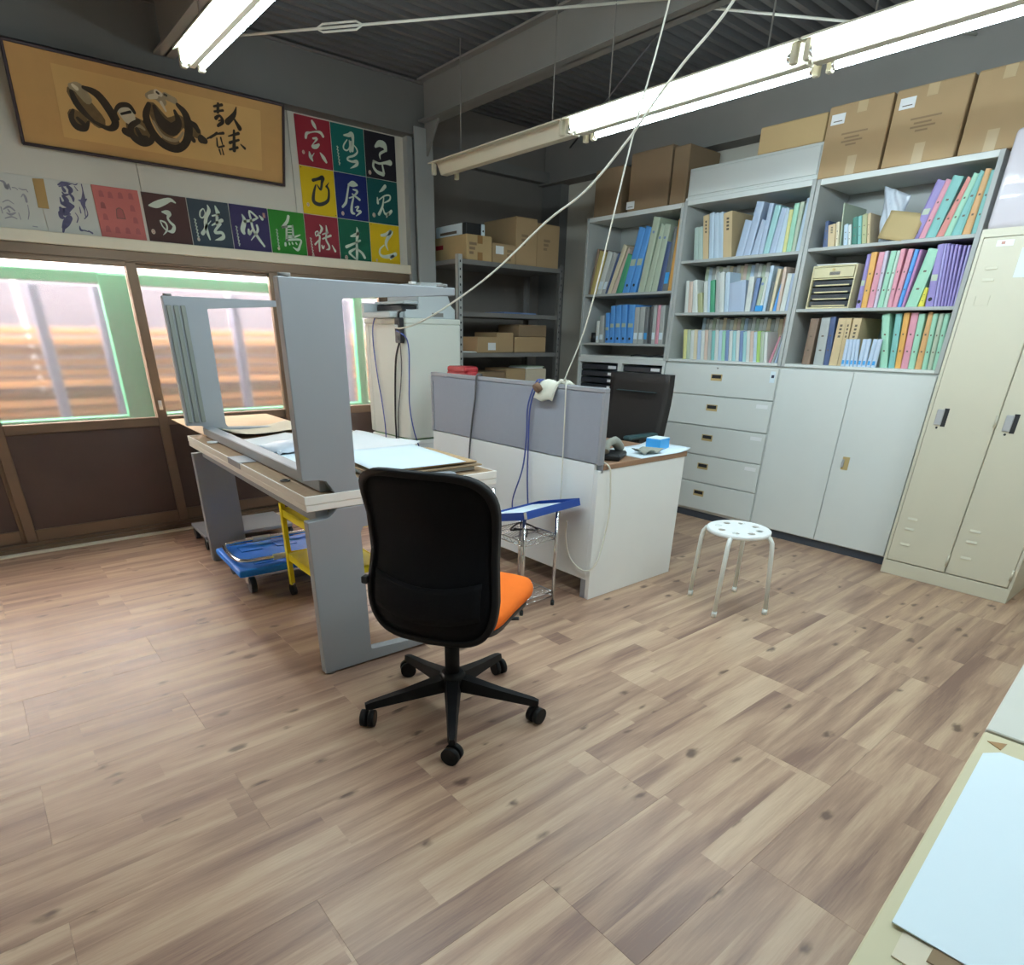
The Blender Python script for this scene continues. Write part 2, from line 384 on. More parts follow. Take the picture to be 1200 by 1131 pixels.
# ------------------------------------------------------------------ data measured for brush writing and books
D = {'cards':{'tiger':((((2.2324,2.5463,0.0079),(2.243,2.5289,0.0119),(2.2555,2.5108,0.0051)),((2.1766,2.4504,0.0079),(2.1858,2.4736,0.0091),(2.2155,2.4848,0.004),(2.2548,2.4948,0.0046),(2.2868,2.4938,0.0092),(2.3017,2.4777,0.0087)),((2.2276,2.4539,0.0052),(2.2568,2.4577,0.0069),(2.226,2.4244,0.0029),(2.2203,2.4088,0.0098),(2.2451,2.4127,0.0121),(2.2661,2.4268,0.007)),((2.1926,2.375,0.0046),(2.1979,2.3512,0.0121),(2.2107,2.3293,0.0041)),((2.2016,2.3443,0.0046),(2.2264,2.3743,0.0017)),((2.2706,2.382,0.0035),(2.2909,2.3602,0.0118),(2.3093,2.3367,0.0077))),(2.1506,2.3686,0.0103)),'snake':((((2.1994,2.22,0.01),(2.2368,2.2322,0.0089),(2.2723,2.2436,0.0137),(2.2649,2.2196,0.0101),(2.2497,2.1738,0.0078),(2.2262,2.1981,0.003)),((2.2158,2.1936,0.0053),(2.1974,2.1491,0.0095),(2.1897,2.1016,0.0125),(2.2208,2.0854,0.0114),(2.2618,2.0934,0.0109),(2.2998,2.12,0.0098),(2.3098,2.1736,0.0079),(2.2977,2.197,0.0084)),((2.2921,2.1953,0.006),(2.3165,2.2223,0.0018))),(2.1473,2.0758,0.0107)),'ox':((((2.4576,2.5096,0.0044),(2.4936,2.5155,0.0113),(2.5193,2.5234,0.0145),(2.5243,2.4864,0.0082),(2.5141,2.4318,0.0095)),((2.4787,2.4869,0.0038),(2.4506,2.4536,0.005),(2.4505,2.4314,0.005),(2.4743,2.4277,0.0044),(2.495,2.45,0.0044),(2.4958,2.4871,0.0031)),((2.5066,2.4809,0.0063),(2.4971,2.4265,0.0082)),((2.5268,2.4667,0.0032),(2.5482,2.4477,0.0051),(2.5506,2.4267,0.0058),(2.5223,2.4042,0.0064),(2.4812,2.3894,0.0057),(2.4719,2.3746,0.0064),(2.5044,2.3682,0.0064),(2.5428,2.3738,0.011),(2.538,2.3536,0.0097),(2.4904,2.3278,0.0019))),None),'rat':((((2.6994,2.4848,0.0085),(2.7313,2.5061,0.0191),(2.7692,2.5029,0.0206),(2.7826,2.476,0.0114)),((2.7793,2.4727,0.0073),(2.7328,2.4464,0.008),(2.7337,2.4173,0.0027)),((2.6786,2.3943,0.0086),(2.673,2.3631,0.0086),(2.703,2.3368,0.0107),(2.7502,2.3282,0.0129)),((2.6773,2.3968,0.0079),(2.7223,2.3891,0.0067),(2.7694,2.3993,0.0088),(2.8127,2.4056,0.0176)),((2.7466,2.3848,0.006),(2.757,2.3359,0.0088))),(2.6427,2.3256,0.0126)),'dragon':((((2.4655,2.2288,0.0071),(2.4994,2.2387,0.0182),(2.5301,2.2361,0.0079)),((2.4651,2.2243,0.0065),(2.4485,2.1668,0.0072),(2.4337,2.1204,0.0091),(2.406,2.092,0.0072)),((2.4977,2.2052,0.0039),(2.5311,2.1983,0.0079),(2.4999,2.1665,0.0053),(2.4631,2.1508,0.0039)),((2.4899,2.1775,0.0046),(2.5447,2.1505,0.008)),((2.4977,2.1589,0.0053),(2.4797,2.1089,0.0086),(2.4758,2.0688,0.0106),(2.4959,2.0607,0.006)),((2.5048,2.0993,0.0033),(2.5332,2.1071,0.0053),(2.5143,2.081,0.0047),(2.5488,2.0791,0.0081),(2.5083,2.0483,0.0027))),(2.4042,2.0524,0.0118)),'rabbit':((((2.7607,2.2581,0.0116),(2.738,2.2369,0.0103),(2.7107,2.2175,0.0027)),((2.6908,2.1806,0.0048),(2.693,2.1486,0.0096)),((2.7039,2.1684,0.0041),(2.7549,2.2,0.0048),(2.7965,2.2051,0.0056),(2.7931,2.179,0.0063),(2.7485,2.1563,0.0035)),((2.7446,2.1883,0.0041),(2.7302,2.132,0.0076),(2.697,2.0792,0.0104)),((2.7333,2.1207,0.0049),(2.7483,2.0872,0.007),(2.7789,2.0905,0.0119),(2.8027,2.1097,0.0099)),((2.7789,2.0905,0.0077),(2.7597,2.0683,0.0049))),(2.6548,2.0699,0.0137)),'rooster':((((1.9955,1.9904,0.0091),(1.9824,1.9597,0.0095),(1.9464,1.9248,0.0082)),((1.9464,1.9248,0.0066),(2.0173,1.9356,0.0063)),((1.9749,1.9314,0.007),(1.9653,1.8506,0.0075)),((2.0185,1.9376,0.0067),(2.0143,1.8719,0.0071)),((1.9736,1.9117,0.0025),(2.0147,1.9157,0.0029)),((1.9713,1.8951,0.0025),(2.0124,1.899,0.0029)),((1.9688,1.8763,0.0025),(2.01,1.8809,0.0029)),((1.9676,1.8676,0.0033),(2.018,1.8722,0.0059),(2.0661,1.8899,0.0034)),((1.963,1.8504,0.0071),(2.0632,1.8601,0.0064),(2.0558,1.8245,0.0073),(2.0367,1.7977,0.0085),(2.0062,1.8111,0.0025)),((1.9536,1.8308,0.0071),(1.9528,1.8187,0.0079)),((1.9803,1.835,0.0046),(1.9828,1.8265,0.0055)),((2.0025,1.8381,0.0046),(2.0061,1.8308,0.0055)),((2.0292,1.8393,0.0051),(2.0347,1.8322,0.0055))),None),'monkey':((((2.2184,1.9633,0.003),(2.2323,1.943,0.0091),(2.2135,1.9132,0.0048)),((2.1795,1.8997,0.0035),(2.1815,1.9159,0.0039),(2.1996,1.9245,0.0035),(2.2005,1.9082,0.0039),(2.1825,1.8923,0.003)),((2.1936,1.898,0.0035),(2.2108,1.8976,0.0061),(2.2026,1.8525,0.007),(2.1998,1.8036,0.0049)),((2.2063,1.876,0.0035),(2.1704,1.8427,0.0061)),((2.266,1.9643,0.0031),(2.2682,1.9281,0.0092)),((2.2322,1.9085,0.0035),(2.2745,1.924,0.0057)),((2.2663,1.924,0.0057),(2.2561,1.8805,0.0066),(2.2753,1.8432,0.0071),(2.2731,1.8233,0.0067),(2.251,1.8176,0.0018)),((2.231,1.8814,0.0044),(2.295,1.9066,0.0071)),((2.2205,1.8405,0.0044),(2.2274,1.8243,0.0071),(2.2389,1.8401,0.0031)),((2.3004,1.8473,0.0031),(2.3196,1.8137,0.0081))),None),'sheep':((((2.506,1.9781,0.0022),(2.5099,1.9418,0.0126),(2.498,1.8917,0.0087),(2.4952,1.8343,0.0101),(2.4894,1.7715,0.0089)),((2.4529,1.9177,0.0043),(2.4867,1.9276,0.0109),(2.5183,1.9426,0.0078)),((2.4116,1.8483,0.0104),(2.4871,1.8793,0.0061),(2.526,1.8972,0.0066)),((2.49,1.8473,0.0044),(2.4366,1.8181,0.0096),(2.4465,1.7998,0.007),(2.488,1.773,0.0058)),((2.502,1.8395,0.0057),(2.5357,1.8184,0.0093),(2.5544,1.7919,0.0103))),(2.4059,1.7814,0.0135)),'boar':((((1.4413,1.9718,0.0031),(1.4228,1.9538,0.0046),(1.4181,1.9284,0.0046),(1.4332,1.9228,0.0039),(1.4512,1.9462,0.0035),(1.4467,1.9707,0.0027)),((1.4723,1.9942,0.0023),(1.4776,1.967,0.0105),(1.4545,1.9287,0.0101),(1.4431,1.8879,0.0102),(1.4475,1.8447,0.0087),(1.4566,1.8081,0.0044)),((1.4514,1.8887,0.0067),(1.4336,1.8579,0.009),(1.4169,1.8374,0.0114)),((1.4451,1.8765,0.0039),(1.4789,1.9103,0.0024)),((1.5191,1.9939,0.0039),(1.5301,1.9585,0.0142)),((1.4922,1.9392,0.0039),(1.5386,1.9522,0.0059)),((1.5212,1.9358,0.0087),(1.5141,1.8951,0.0079)),((1.4822,1.8875,0.0039),(1.525,1.91,0.0079),(1.5485,1.9205,0.01)),((1.5359,1.9009,0.0076),(1.5005,1.8644,0.0072),(1.4977,1.8487,0.008),(1.5359,1.8524,0.0088),(1.5441,1.8316,0.0101),(1.5258,1.8181,0.0097),(1.4879,1.8072,0.0016))),None),'dog':((((1.6826,1.966,0.0041),(1.6928,1.9356,0.0123),(1.6739,1.8851,0.0148),(1.6784,1.8648,0.0103)),((1.6943,1.9313,0.0082),(1.744,1.9409,0.0071),(1.7832,1.9593,0.0046)),((1.7832,1.9593,0.0054),(1.7335,1.9912,0.0062),(1.739,1.9367,0.007)),((1.736,1.9401,0.007),(1.7447,1.8882,0.0084),(1.7733,1.8413,0.0089),(1.8043,1.8006,0.0064)),((1.7126,1.8866,0.0062),(1.7141,1.8625,0.0096),(1.7367,1.8882,0.0038)),((1.7711,1.9155,0.0067),(1.7707,1.8831,0.0076),(1.7201,1.8273,0.0021)),((1.7967,1.9721,0.0038),(1.8123,1.9564,0.0097))),None),'earth':((((2.7068,1.947,0.0081),(2.7444,1.9543,0.0114),(2.7949,1.9773,0.0151),(2.7525,1.9221,0.0124),(2.7424,1.8899,0.0101),(2.7572,1.8566,0.0032)),((2.7249,1.8853,0.0037),(2.6908,1.8582,0.0059),(2.6858,1.8264,0.0082),(2.7131,1.8104,0.0097),(2.7713,1.8164,0.014),(2.8213,1.8339,0.0131)),((2.7979,1.8193,0.0117),(2.7765,1.8009,0.0079))),(2.6572,1.7828,0.0087)),'horse':((((1.134,1.9533,0.0048),(1.171,1.9606,0.017),(1.2182,1.9804,0.0164),(1.2581,1.9952,0.0102),(1.2844,1.9842,0.0043)),((1.1992,1.9277,0.0039),(1.2243,1.9268,0.0129),(1.2386,1.9222,0.0123),(1.2256,1.8997,0.0063),(1.2351,1.8789,0.0067),(1.2534,1.8588,0.0087),(1.2394,1.8315,0.0104),(1.2134,1.8296,0.0033)),((1.1797,1.8809,0.0033),(1.1863,1.8552,0.0036),(1.2003,1.8372,0.004)),((1.1849,1.8815,0.0036),(1.2067,1.8728,0.0053),(1.2126,1.8516,0.0047),(1.2047,1.8288,0.005),(1.1818,1.8062,0.001))),(1.1298,1.8194,0.0122))},'sig':{'ox':(2.401,2.438,2.408,2.333),'rooster':(1.903,1.906,1.903,1.796),'monkey':(2.141,1.878,2.149,1.774),'boar':(1.383,1.91,1.387,1.803),'dog':(1.634,1.896,1.638,1.785)},'koma':((0.89,1.982),(0.935,1.981),(0.988,1.985),(1.042,1.988),(0.887,1.926),(0.968,1.895),(1.039,1.928),(0.887,1.87),(1.043,1.868),(0.887,1.81),(0.936,1.809),(0.99,1.811),(1.045,1.813)),'drawA':(((0.687,1.997,0.0032),(0.718,2.013,0.0076),(0.752,2.02,0.0038)),((0.69,1.99,0.0025),(0.723,2.002,0.0064),(0.752,2.01,0.0026)),((0.706,1.986,0.0064),(0.711,1.973,0.0089)),((0.733,1.993,0.009),(0.743,1.982,0.0116),(0.734,1.966,0.0064)),((0.699,1.964,0.0032),(0.708,1.953,0.0058),(0.727,1.958,0.0032)),((0.733,1.961,0.0051),(0.744,1.945,0.0078),(0.743,1.928,0.0039)),((0.699,1.945,0.0077),(0.71,1.929,0.0129),(0.701,1.913,0.0064)),((0.682,1.938,0.0026),(0.682,1.918,0.0058)),((0.683,1.911,0.0064),(0.712,1.907,0.0168),(0.737,1.904,0.0065)),((0.672,1.887,0.0077),(0.683,1.871,0.0194),(0.715,1.887,0.0091),(0.739,1.902,0.0039)),((0.664,1.864,0.009),(0.667,1.846,0.0116),(0.679,1.843,0.0052)),((0.688,1.859,0.0026),(0.712,1.864,0.0039)),((0.705,1.845,0.0143),(0.683,1.818,0.0169),(0.664,1.793,0.0091)),((0.662,1.785,0.0065),(0.657,1.772,0.0046)),((0.739,1.872,0.002),(0.747,1.85,0.0026),(0.736,1.826,0.0026)),((0.802,2.017,0.0026),(0.801,1.98,0.0033),(0.796,1.948,0.0092),(0.788,1.925,0.0118),(0.788,1.89,0.0033),(0.786,1.862,0.0027)),((0.77,1.936,0.0026),(0.79,1.933,0.0092),(0.811,1.946,0.0026)),((0.765,2.0,0.0019),(0.776,1.981,0.0026)),((0.767,1.903,0.002),(0.766,1.875,0.0033)),((0.797,1.909,0.002),(0.799,1.871,0.0027),(0.778,1.848,0.0027)),((0.745,1.809,0.002),(0.746,1.791,0.006),(0.761,1.79,0.0027)),((0.764,1.79,0.0033),(0.782,1.786,0.0027)),((0.785,1.789,0.0034),(0.801,1.78,0.0047)),((0.755,2.011,0.0019),(0.772,2.008,0.0026),(0.784,2.017,0.0019))),'drawB':(((0.426,1.982,0.003),(0.441,1.977,0.006),(0.448,1.961,0.0036)),((0.443,1.97,0.006),(0.448,1.952,0.0084),(0.459,1.97,0.0036)),((0.461,1.968,0.0024),(0.462,1.947,0.003)),((0.472,1.957,0.0024),(0.486,1.957,0.0018),(0.493,1.95,0.0024)),((0.5,1.958,0.0018),(0.515,1.953,0.003),(0.534,1.956,0.0018)),((0.532,1.955,0.0018),(0.537,1.946,0.0025)),((0.501,1.918,0.0018),(0.514,1.932,0.0037),(0.52,1.918,0.0061),(0.52,1.899,0.0049)),((0.411,1.884,0.0018),(0.437,1.896,0.0024),(0.459,1.882,0.0018)),((0.407,1.852,0.0024),(0.434,1.867,0.0048),(0.454,1.852,0.0037)),((0.417,1.836,0.003),(0.432,1.831,0.0055),(0.455,1.841,0.0031)),((0.403,1.811,0.0024),(0.434,1.821,0.0031),(0.455,1.814,0.0025)),((0.398,1.861,0.0024),(0.398,1.834,0.0024)),((0.47,1.842,0.0018),(0.472,1.813,0.0019)),((0.521,1.884,0.0019),(0.518,1.848,0.0025),(0.506,1.817,0.0019)),((0.519,1.786,0.0019),(0.539,1.785,0.0025)),((0.426,1.854,0.003),(0.43,1.843,0.0043))),'strip':((0.573,2.011),(0.625,2.016),(0.617,1.877),(0.567,1.877)),'paint_mid':(((0.285,0.292,0.0295),(0.328,0.239,0.0416),(0.386,0.182,0.0349)),((0.273,0.179,0.0336),(0.3,0.159,0.0349)),((0.58,0.174,0.0564),(0.612,0.15,0.047)),((0.677,0.294,0.0295),(0.744,0.214,0.047),(0.818,0.256,0.0322)),((0.867,0.246,0.0336),(0.907,0.22,0.0309)),((0.729,0.145,0.0201),(0.789,0.142,0.0201))),'paint_dark':(((0.337,0.326,0.0081),(0.402,0.305,0.0188),(0.454,0.236,0.0215),(0.47,0.181,0.0188),(0.432,0.151,0.0121),(0.358,0.173,0.0067)),((0.277,0.293,0.0107),(0.29,0.248,0.0161),(0.325,0.204,0.0134),(0.363,0.172,0.0081)),((0.27,0.208,0.0067),(0.255,0.17,0.0134),(0.272,0.134,0.0161),(0.313,0.131,0.0134),(0.336,0.165,0.0067)),((0.285,0.173,0.0081),(0.309,0.152,0.0107)),((0.491,0.208,0.0054),(0.479,0.24,0.0081),(0.506,0.276,0.0107),(0.553,0.285,0.0107),(0.578,0.256,0.0081)),((0.594,0.217,0.0107),(0.55,0.182,0.0148),(0.553,0.135,0.0175),(0.601,0.11,0.0175),(0.652,0.132,0.0148),(0.66,0.187,0.0107),(0.625,0.22,0.0094)),((0.58,0.174,0.0107),(0.597,0.14,0.0121),(0.628,0.14,0.0094)),((0.515,0.153,0.0175),(0.537,0.146,0.0188)),((0.659,0.311,0.0121),(0.637,0.248,0.0188),(0.662,0.174,0.0201),(0.716,0.122,0.0201),(0.788,0.11,0.0188),(0.842,0.15,0.0201),(0.867,0.222,0.0228),(0.856,0.299,0.0188),(0.815,0.34,0.0094)),((0.686,0.306,0.0094),(0.719,0.236,0.0282),(0.772,0.209,0.0309),(0.812,0.252,0.0188),(0.797,0.305,0.0081)),((0.873,0.26,0.0121),(0.905,0.252,0.0148),(0.922,0.225,0.0107)),((0.936,0.187,0.0215),(0.957,0.181,0.0161)),((0.884,0.181,0.0121),(0.891,0.172,0.0121)),((0.972,0.196,0.004),(1.015,0.222,0.0067)),((0.709,0.38,0.0054),(0.718,0.375,0.0054)),((0.749,0.377,0.0054),(0.76,0.374,0.0054)),((0.508,0.236,0.0054),(0.556,0.255,0.0067)),((1.158,0.395,0.0027),(1.142,0.352,0.0121),(1.1,0.307,0.0161)),((1.136,0.337,0.004),(1.173,0.286,0.0134)),((1.101,0.231,0.0034),(1.164,0.257,0.0087)),((1.137,0.267,0.0067),(1.132,0.16,0.0114)),((1.107,0.197,0.0081),(1.164,0.221,0.006)),((1.104,0.159,0.0054),(1.154,0.178,0.0074)),((1.175,0.199,0.0034),(1.2,0.181,0.0074)),((1.024,0.373,0.0054),(1.072,0.39,0.0074)),((1.05,0.391,0.0074),(1.045,0.348,0.0087)),((1.025,0.347,0.0054),(1.077,0.362,0.006)),((1.031,0.314,0.0101),(1.055,0.331,0.006),(1.071,0.303,0.0101),(1.041,0.276,0.0074)),((1.047,0.303,0.0034),(1.064,0.311,0.004)),((0.991,0.203,0.0047),(1.031,0.235,0.0074)),((1.031,0.231,0.0047),(1.071,0.242,0.0074)),((1.029,0.208,0.0034),(1.03,0.166,0.0054)),((1.053,0.214,0.0054),(1.062,0.179,0.0034)),((1.036,0.159,0.0047),(1.07,0.173,0.0054)),((1.04,0.147,0.0054),(1.047,0.122,0.0034)),((1.057,0.157,0.0034),(1.065,0.125,0.004))),'paint_grey':(((0.279,0.319,0.0134),(0.313,0.316,0.0255),(0.347,0.275,0.0228)),((0.658,0.352,0.0134),(0.704,0.365,0.0228),(0.739,0.338,0.0175)),((0.752,0.371,0.0161),(0.802,0.357,0.0148)),((0.55,0.182,0.0067),(0.593,0.194,0.0081),(0.62,0.18,0.0054)),((0.673,0.229,0.0067),(0.718,0.164,0.0081),(0.79,0.155,0.0081),(0.833,0.203,0.0054))),'paint_white':(((0.518,0.256,0.0295),(0.543,0.232,0.0363)),((0.288,0.326,0.0067),(0.305,0.314,0.0094)),((0.669,0.349,0.0107),(0.703,0.36,0.0121)),((0.727,0.334,0.0081),(0.748,0.296,0.0047)),((0.707,0.378,0.0148),(0.729,0.373,0.0107))),'rows':{'L1':(1.601,((4.049,0.029,0.326,-0.071,'brn'),(4.025,0.082,0.31,-0.076,'mus'),(3.943,0.061,0.303,-0.095,'whi'),(3.881,0.051,0.291,-0.102,'gry'),(3.83,0.028,0.283,-0.109,'nav'),(3.803,0.05,0.336,-0.13,'crm'),(3.753,0.054,0.312,-0.143,'pnc'),(3.694,0.075,0.273,-0.083,'grn'),(3.615,0.077,0.437,-0.111,'blu'),(3.534,0.063,0.437,-0.105,'blu'),(3.448,0.062,0.488,-0.081,'sag'),(3.384,0.06,0.437,-0.093,'sag'),(3.32,0.051,0.432,-0.063,'sag'),(3.266,0.049,0.32,-0.046,'nav'),(3.218,0.048,0.407,-0.046,'drk'),(3.168,0.03,0.449,-0.025,'org'))),'L2':(1.238,((3.848,0.033,0.164,0.004,'whi'),(3.81,0.047,0.204,0.005,'gry'),(3.74,0.042,0.224,0.018,'blu'),(3.696,0.048,0.273,0.011,'blu'),(3.634,0.058,0.278,0.022,'blu'),(3.574,0.055,0.28,0.017,'blu'),(3.516,0.067,0.277,0.005,'blu'),(3.447,0.047,0.258,0.009,'gry'),(3.398,0.052,0.26,0.004,'gry'),(3.343,0.037,0.258,0.013,'drk'),(3.304,0.035,0.263,-0.003,'blk'),(3.267,0.034,0.269,0.011,'gry'),(3.231,0.03,0.268,0.008,'pnk'),(3.199,0.042,0.266,0.012,'gry'))),'M1':(1.785,((2.974,0.038,0.201,0.027,'sgl'),(2.934,0.033,0.202,0.035,'sgl'),(2.896,0.042,0.268,0.043,'tan'),(2.852,0.038,0.276,0.043,'pbl'),(2.812,0.038,0.271,0.045,'pbl'),(2.773,0.032,0.271,0.047,'pbl'),(2.738,0.064,0.27,0.046,'tan'),(2.649,0.056,0.207,-0.033,'prw'),(2.592,0.053,0.3,-0.038,'prw'),(2.536,0.051,0.199,-0.039,'prw'),(2.483,0.031,0.28,-0.019,'prw'),(2.451,0.039,0.264,-0.03,'ptl'),(2.41,0.042,0.247,-0.034,'prw'),(2.367,0.046,0.243,-0.025,'pbl'),(2.32,0.024,0.229,0.002,'pye'),(2.295,0.032,0.259,0.001,'min'),(2.262,0.026,0.263,-0.002,'sag'),(2.234,0.036,0.277,-0.011,'pbl'))),'M2':(1.455,((2.995,0.027,0.207,0.018,'whi'),(2.966,0.034,0.201,0.019,'pnc'),(2.928,0.046,0.209,0.027,'whi'),(2.878,0.039,0.127,0.026,'olv'),(2.834,0.029,0.197,0.029,'whi'),(2.803,0.021,0.202,0.029,'pbl'),(2.781,0.037,0.203,0.031,'grn'),(2.74,0.032,0.25,0.034,'gry'),(2.707,0.035,0.247,0.038,'whi'),(2.67,0.033,0.244,0.03,'pbl'),(2.636,0.12,0.191,0.023,'prw'),(2.513,0.04,0.208,0.007,'whi'),(2.471,0.029,0.198,-0.006,'sbl'),(2.44,0.029,0.202,-0.016,'sag'),(2.41,0.023,0.224,-0.016,'whi'),(2.386,0.025,0.264,-0.005,'pbl'),(2.359,0.022,0.173,-0.012,'drk'),(2.336,0.022,0.243,-0.009,'crm'),(2.312,0.022,0.157,-0.023,'blu'),(2.289,0.023,0.251,0.0,'pnc'),(2.264,0.034,0.214,-0.008,'whi'),(2.229,0.031,0.212,-0.004,'prw'))),'M3':(1.139,((2.957,0.03,0.201,0.022,'pye'),(2.926,0.029,0.198,0.021,'sag'),(2.895,0.029,0.195,0.021,'whi'),(2.865,0.029,0.2,0.023,'crm'),(2.834,0.028,0.197,0.023,'prw'),(2.804,0.028,0.194,0.023,'whi'),(2.775,0.028,0.199,0.024,'pnc'),(2.746,0.028,0.196,0.024,'gry'),(2.716,0.027,0.193,0.024,'tea'),(2.688,0.027,0.198,0.026,'whi'),(2.659,0.027,0.195,0.025,'pbl'),(2.631,0.027,0.192,0.025,'min'),(2.603,0.026,0.197,0.027,'sbl'),(2.575,0.026,0.194,0.027,'whi'),(2.547,0.026,0.191,0.027,'ptl'),(2.52,0.026,0.196,0.028,'whi'),(2.493,0.026,0.193,0.028,'sbl'),(2.466,0.025,0.19,0.028,'ptl'),(2.44,0.025,0.195,0.029,'whi'),(2.413,0.025,0.192,0.029,'pnc'),(2.387,0.025,0.189,0.029,'pbl'),(2.362,0.024,0.194,0.03,'lgr'),(2.336,0.024,0.191,0.03,'sag'),(2.31,0.024,0.189,0.03,'whi'),(2.274,0.018,0.162,-0.043,'pnk'),(2.253,0.018,0.181,-0.039,'gry'),(2.232,0.018,0.193,-0.03,'prw'))),'R1':(1.792,((2.067,0.03,0.138,0.013,'nav'),(2.034,0.04,0.12,0.022,'tan'),(1.992,0.022,0.127,0.024,'crm'),(1.968,0.009,0.218,0.027,'sag'),(1.945,0.025,0.111,0.021,'pbl'),(1.919,0.019,0.107,0.022,'whi'),(1.897,0.03,0.143,0.027,'dgn'),(1.865,0.021,0.145,0.03,'tea'),(1.842,0.027,0.151,0.032,'olv'),(1.813,0.018,0.152,0.033,'tan'),(1.59,0.048,0.267,-0.065,'pur'),(1.54,0.032,0.263,-0.059,'pnk'),(1.507,0.052,0.274,-0.057,'tea'),(1.454,0.038,0.261,-0.072,'cor'),(1.415,0.033,0.272,-0.058,'min'),(1.381,0.05,0.28,-0.052,'tea'),(1.328,0.04,0.283,-0.022,'tno'),(1.286,0.031,0.273,-0.008,'tea'))),'R2':(1.463,((1.791,0.028,0.277,0.004,'pur'),(1.762,0.032,0.286,0.012,'org'),(1.729,0.036,0.283,0.003,'pnk'),(1.691,0.022,0.286,0.01,'lil'),(1.668,0.032,0.284,-0.001,'min'),(1.634,0.023,0.283,-0.002,'pmn'),(1.609,0.027,0.29,0.004,'pnk'),(1.581,0.029,0.287,-0.01,'pnk'),(1.55,0.023,0.282,-0.015,'blu'),(1.526,0.018,0.28,-0.017,'mau'),(1.505,0.064,0.283,-0.04,'min'),(1.435,0.031,0.096,-0.012,'yel'),(1.395,0.044,0.299,0.02,'pur'),(1.349,0.017,0.299,0.031,'prp'),(1.331,0.017,0.298,0.034,'pur'),(1.313,0.016,0.293,0.032,'pur'),(1.296,0.016,0.291,0.029,'pur'),(1.279,0.015,0.287,0.026,'pur'),(1.264,0.015,0.283,0.017,'pur'),(1.248,0.015,0.282,0.012,'prp'))),'R3':(1.141,((2.051,0.051,0.265,-0.002,'brn'),(1.975,0.062,0.27,0.008,'gry'),(1.91,0.034,0.275,0.019,'nav'),(1.875,0.051,0.267,0.001,'tan'),(1.821,0.031,0.267,0.008,'tan'),(1.788,0.048,0.266,0.001,'tan'),(1.559,0.046,0.289,0.06,'min'),(1.507,0.037,0.288,0.033,'tea'),(1.467,0.034,0.293,0.027,'org'),(1.431,0.041,0.292,0.02,'pnk'),(1.388,0.037,0.286,0.019,'min'),(1.349,0.039,0.291,0.008,'tno'),(1.308,0.029,0.286,0.02,'min'),(1.276,0.027,0.285,0.018,'sag'),(1.247,0.029,0.285,0.018,'min'))),'R3f':(1.138,((1.79,0.023,0.151,0.003,'bls'),(1.764,0.024,0.151,0.008,'bls'),(1.737,0.02,0.152,0.014,'bls'),(1.714,0.019,0.152,0.019,'bls'),(1.693,0.023,0.152,0.004,'bls'),(1.668,0.024,0.153,0.006,'bls'),(1.641,0.024,0.153,-0.003,'bls'),(1.615,0.026,0.153,0.0,'bls')))}}

# ================================================================== SETTING
X0, X1, Y0, YW, YR = -1.9, 4.62, -1.9, 4.70, 4.90     # room; YW the window wall, YR the recess behind the steel rack
fl = struct(MB().box(X0-.1, X1+.1, Y0-.1, YR+.1, -.12, -.004).build('floor', P8('dark floor bed', 60, 48, 40, rough=.9)))
L_, W_ = .97, .3075
pl_me = None
row = 0
y = .4875 - W_*8
while y < YR:
    A = (-.14 if row % 2 == 0 else .345)
    k0 = math.floor((X0-A)/L_)
    for k in range(k0, k0+9):
        x = A+k*L_
        if x > X1 or x+L_ < X0: continue
        if pl_me is None:
            o = MB().box(.0001, L_-.0001, .0001, W_-.0001, -.004, 0, bev=.0006).build('plank', 'floor', fl); pl_me = o.data
        else:
            o = bpy.data.objects.new('plank', pl_me); C.objects.link(o); o.parent = fl
        o.location = (x, y, 0)
    y += W_; row += 1

# ceiling deck: trapezoid corrugation running along X
mb = MB(); prof = []
yy = Y0-.1
while yy < YR+.1:
    prof += [(yy, 2.897), (yy+.034, 2.897), (yy+.044, 2.942), (yy+.080, 2.942)]; yy += .09
va = [mb.bm.verts.new((X0-.1, p[0], p[1])) for p in prof]; vb = [mb.bm.verts.new((X1+.1, p[0], p[1])) for p in prof]
for i in range(len(prof)-1): mb.bm.faces.new((va[i], va[i+1], vb[i+1], vb[i]))
ce = struct(mb.build('ceiling', 'deck'))
struct(MB().box(X0-.1, X1+.1, Y0-.1, YR+.1, 2.945, 3.0).build('roof_slab', 'steel_dark', ce))
def ibeam(axis, c, a, b, z0, z1, w, t=.012, nm='ceiling_beam'):
    mb = MB()
    for (p, q, zz0, zz1) in ((-w/2, w/2, z0, z0+t), (-w/2, w/2, z1-t, z1), (-.006, .006, z0, z1)):
        if axis == 'y': mb.box(c+p, c+q, a, b, zz0, zz1)
        else: mb.box(a, b, c+p, c+q, zz0, zz1)
    return struct(mb.build(nm, 'steel_beam'))
ibeam('y', 3.05, Y0, 4.575, 2.652, 2.895, .12)
ibeam('y', 1.33, Y0, 4.575, 2.652, 2.895, .11)
ibeam('y', 4.53, Y0, 4.88, 2.50, 2.86, .16)
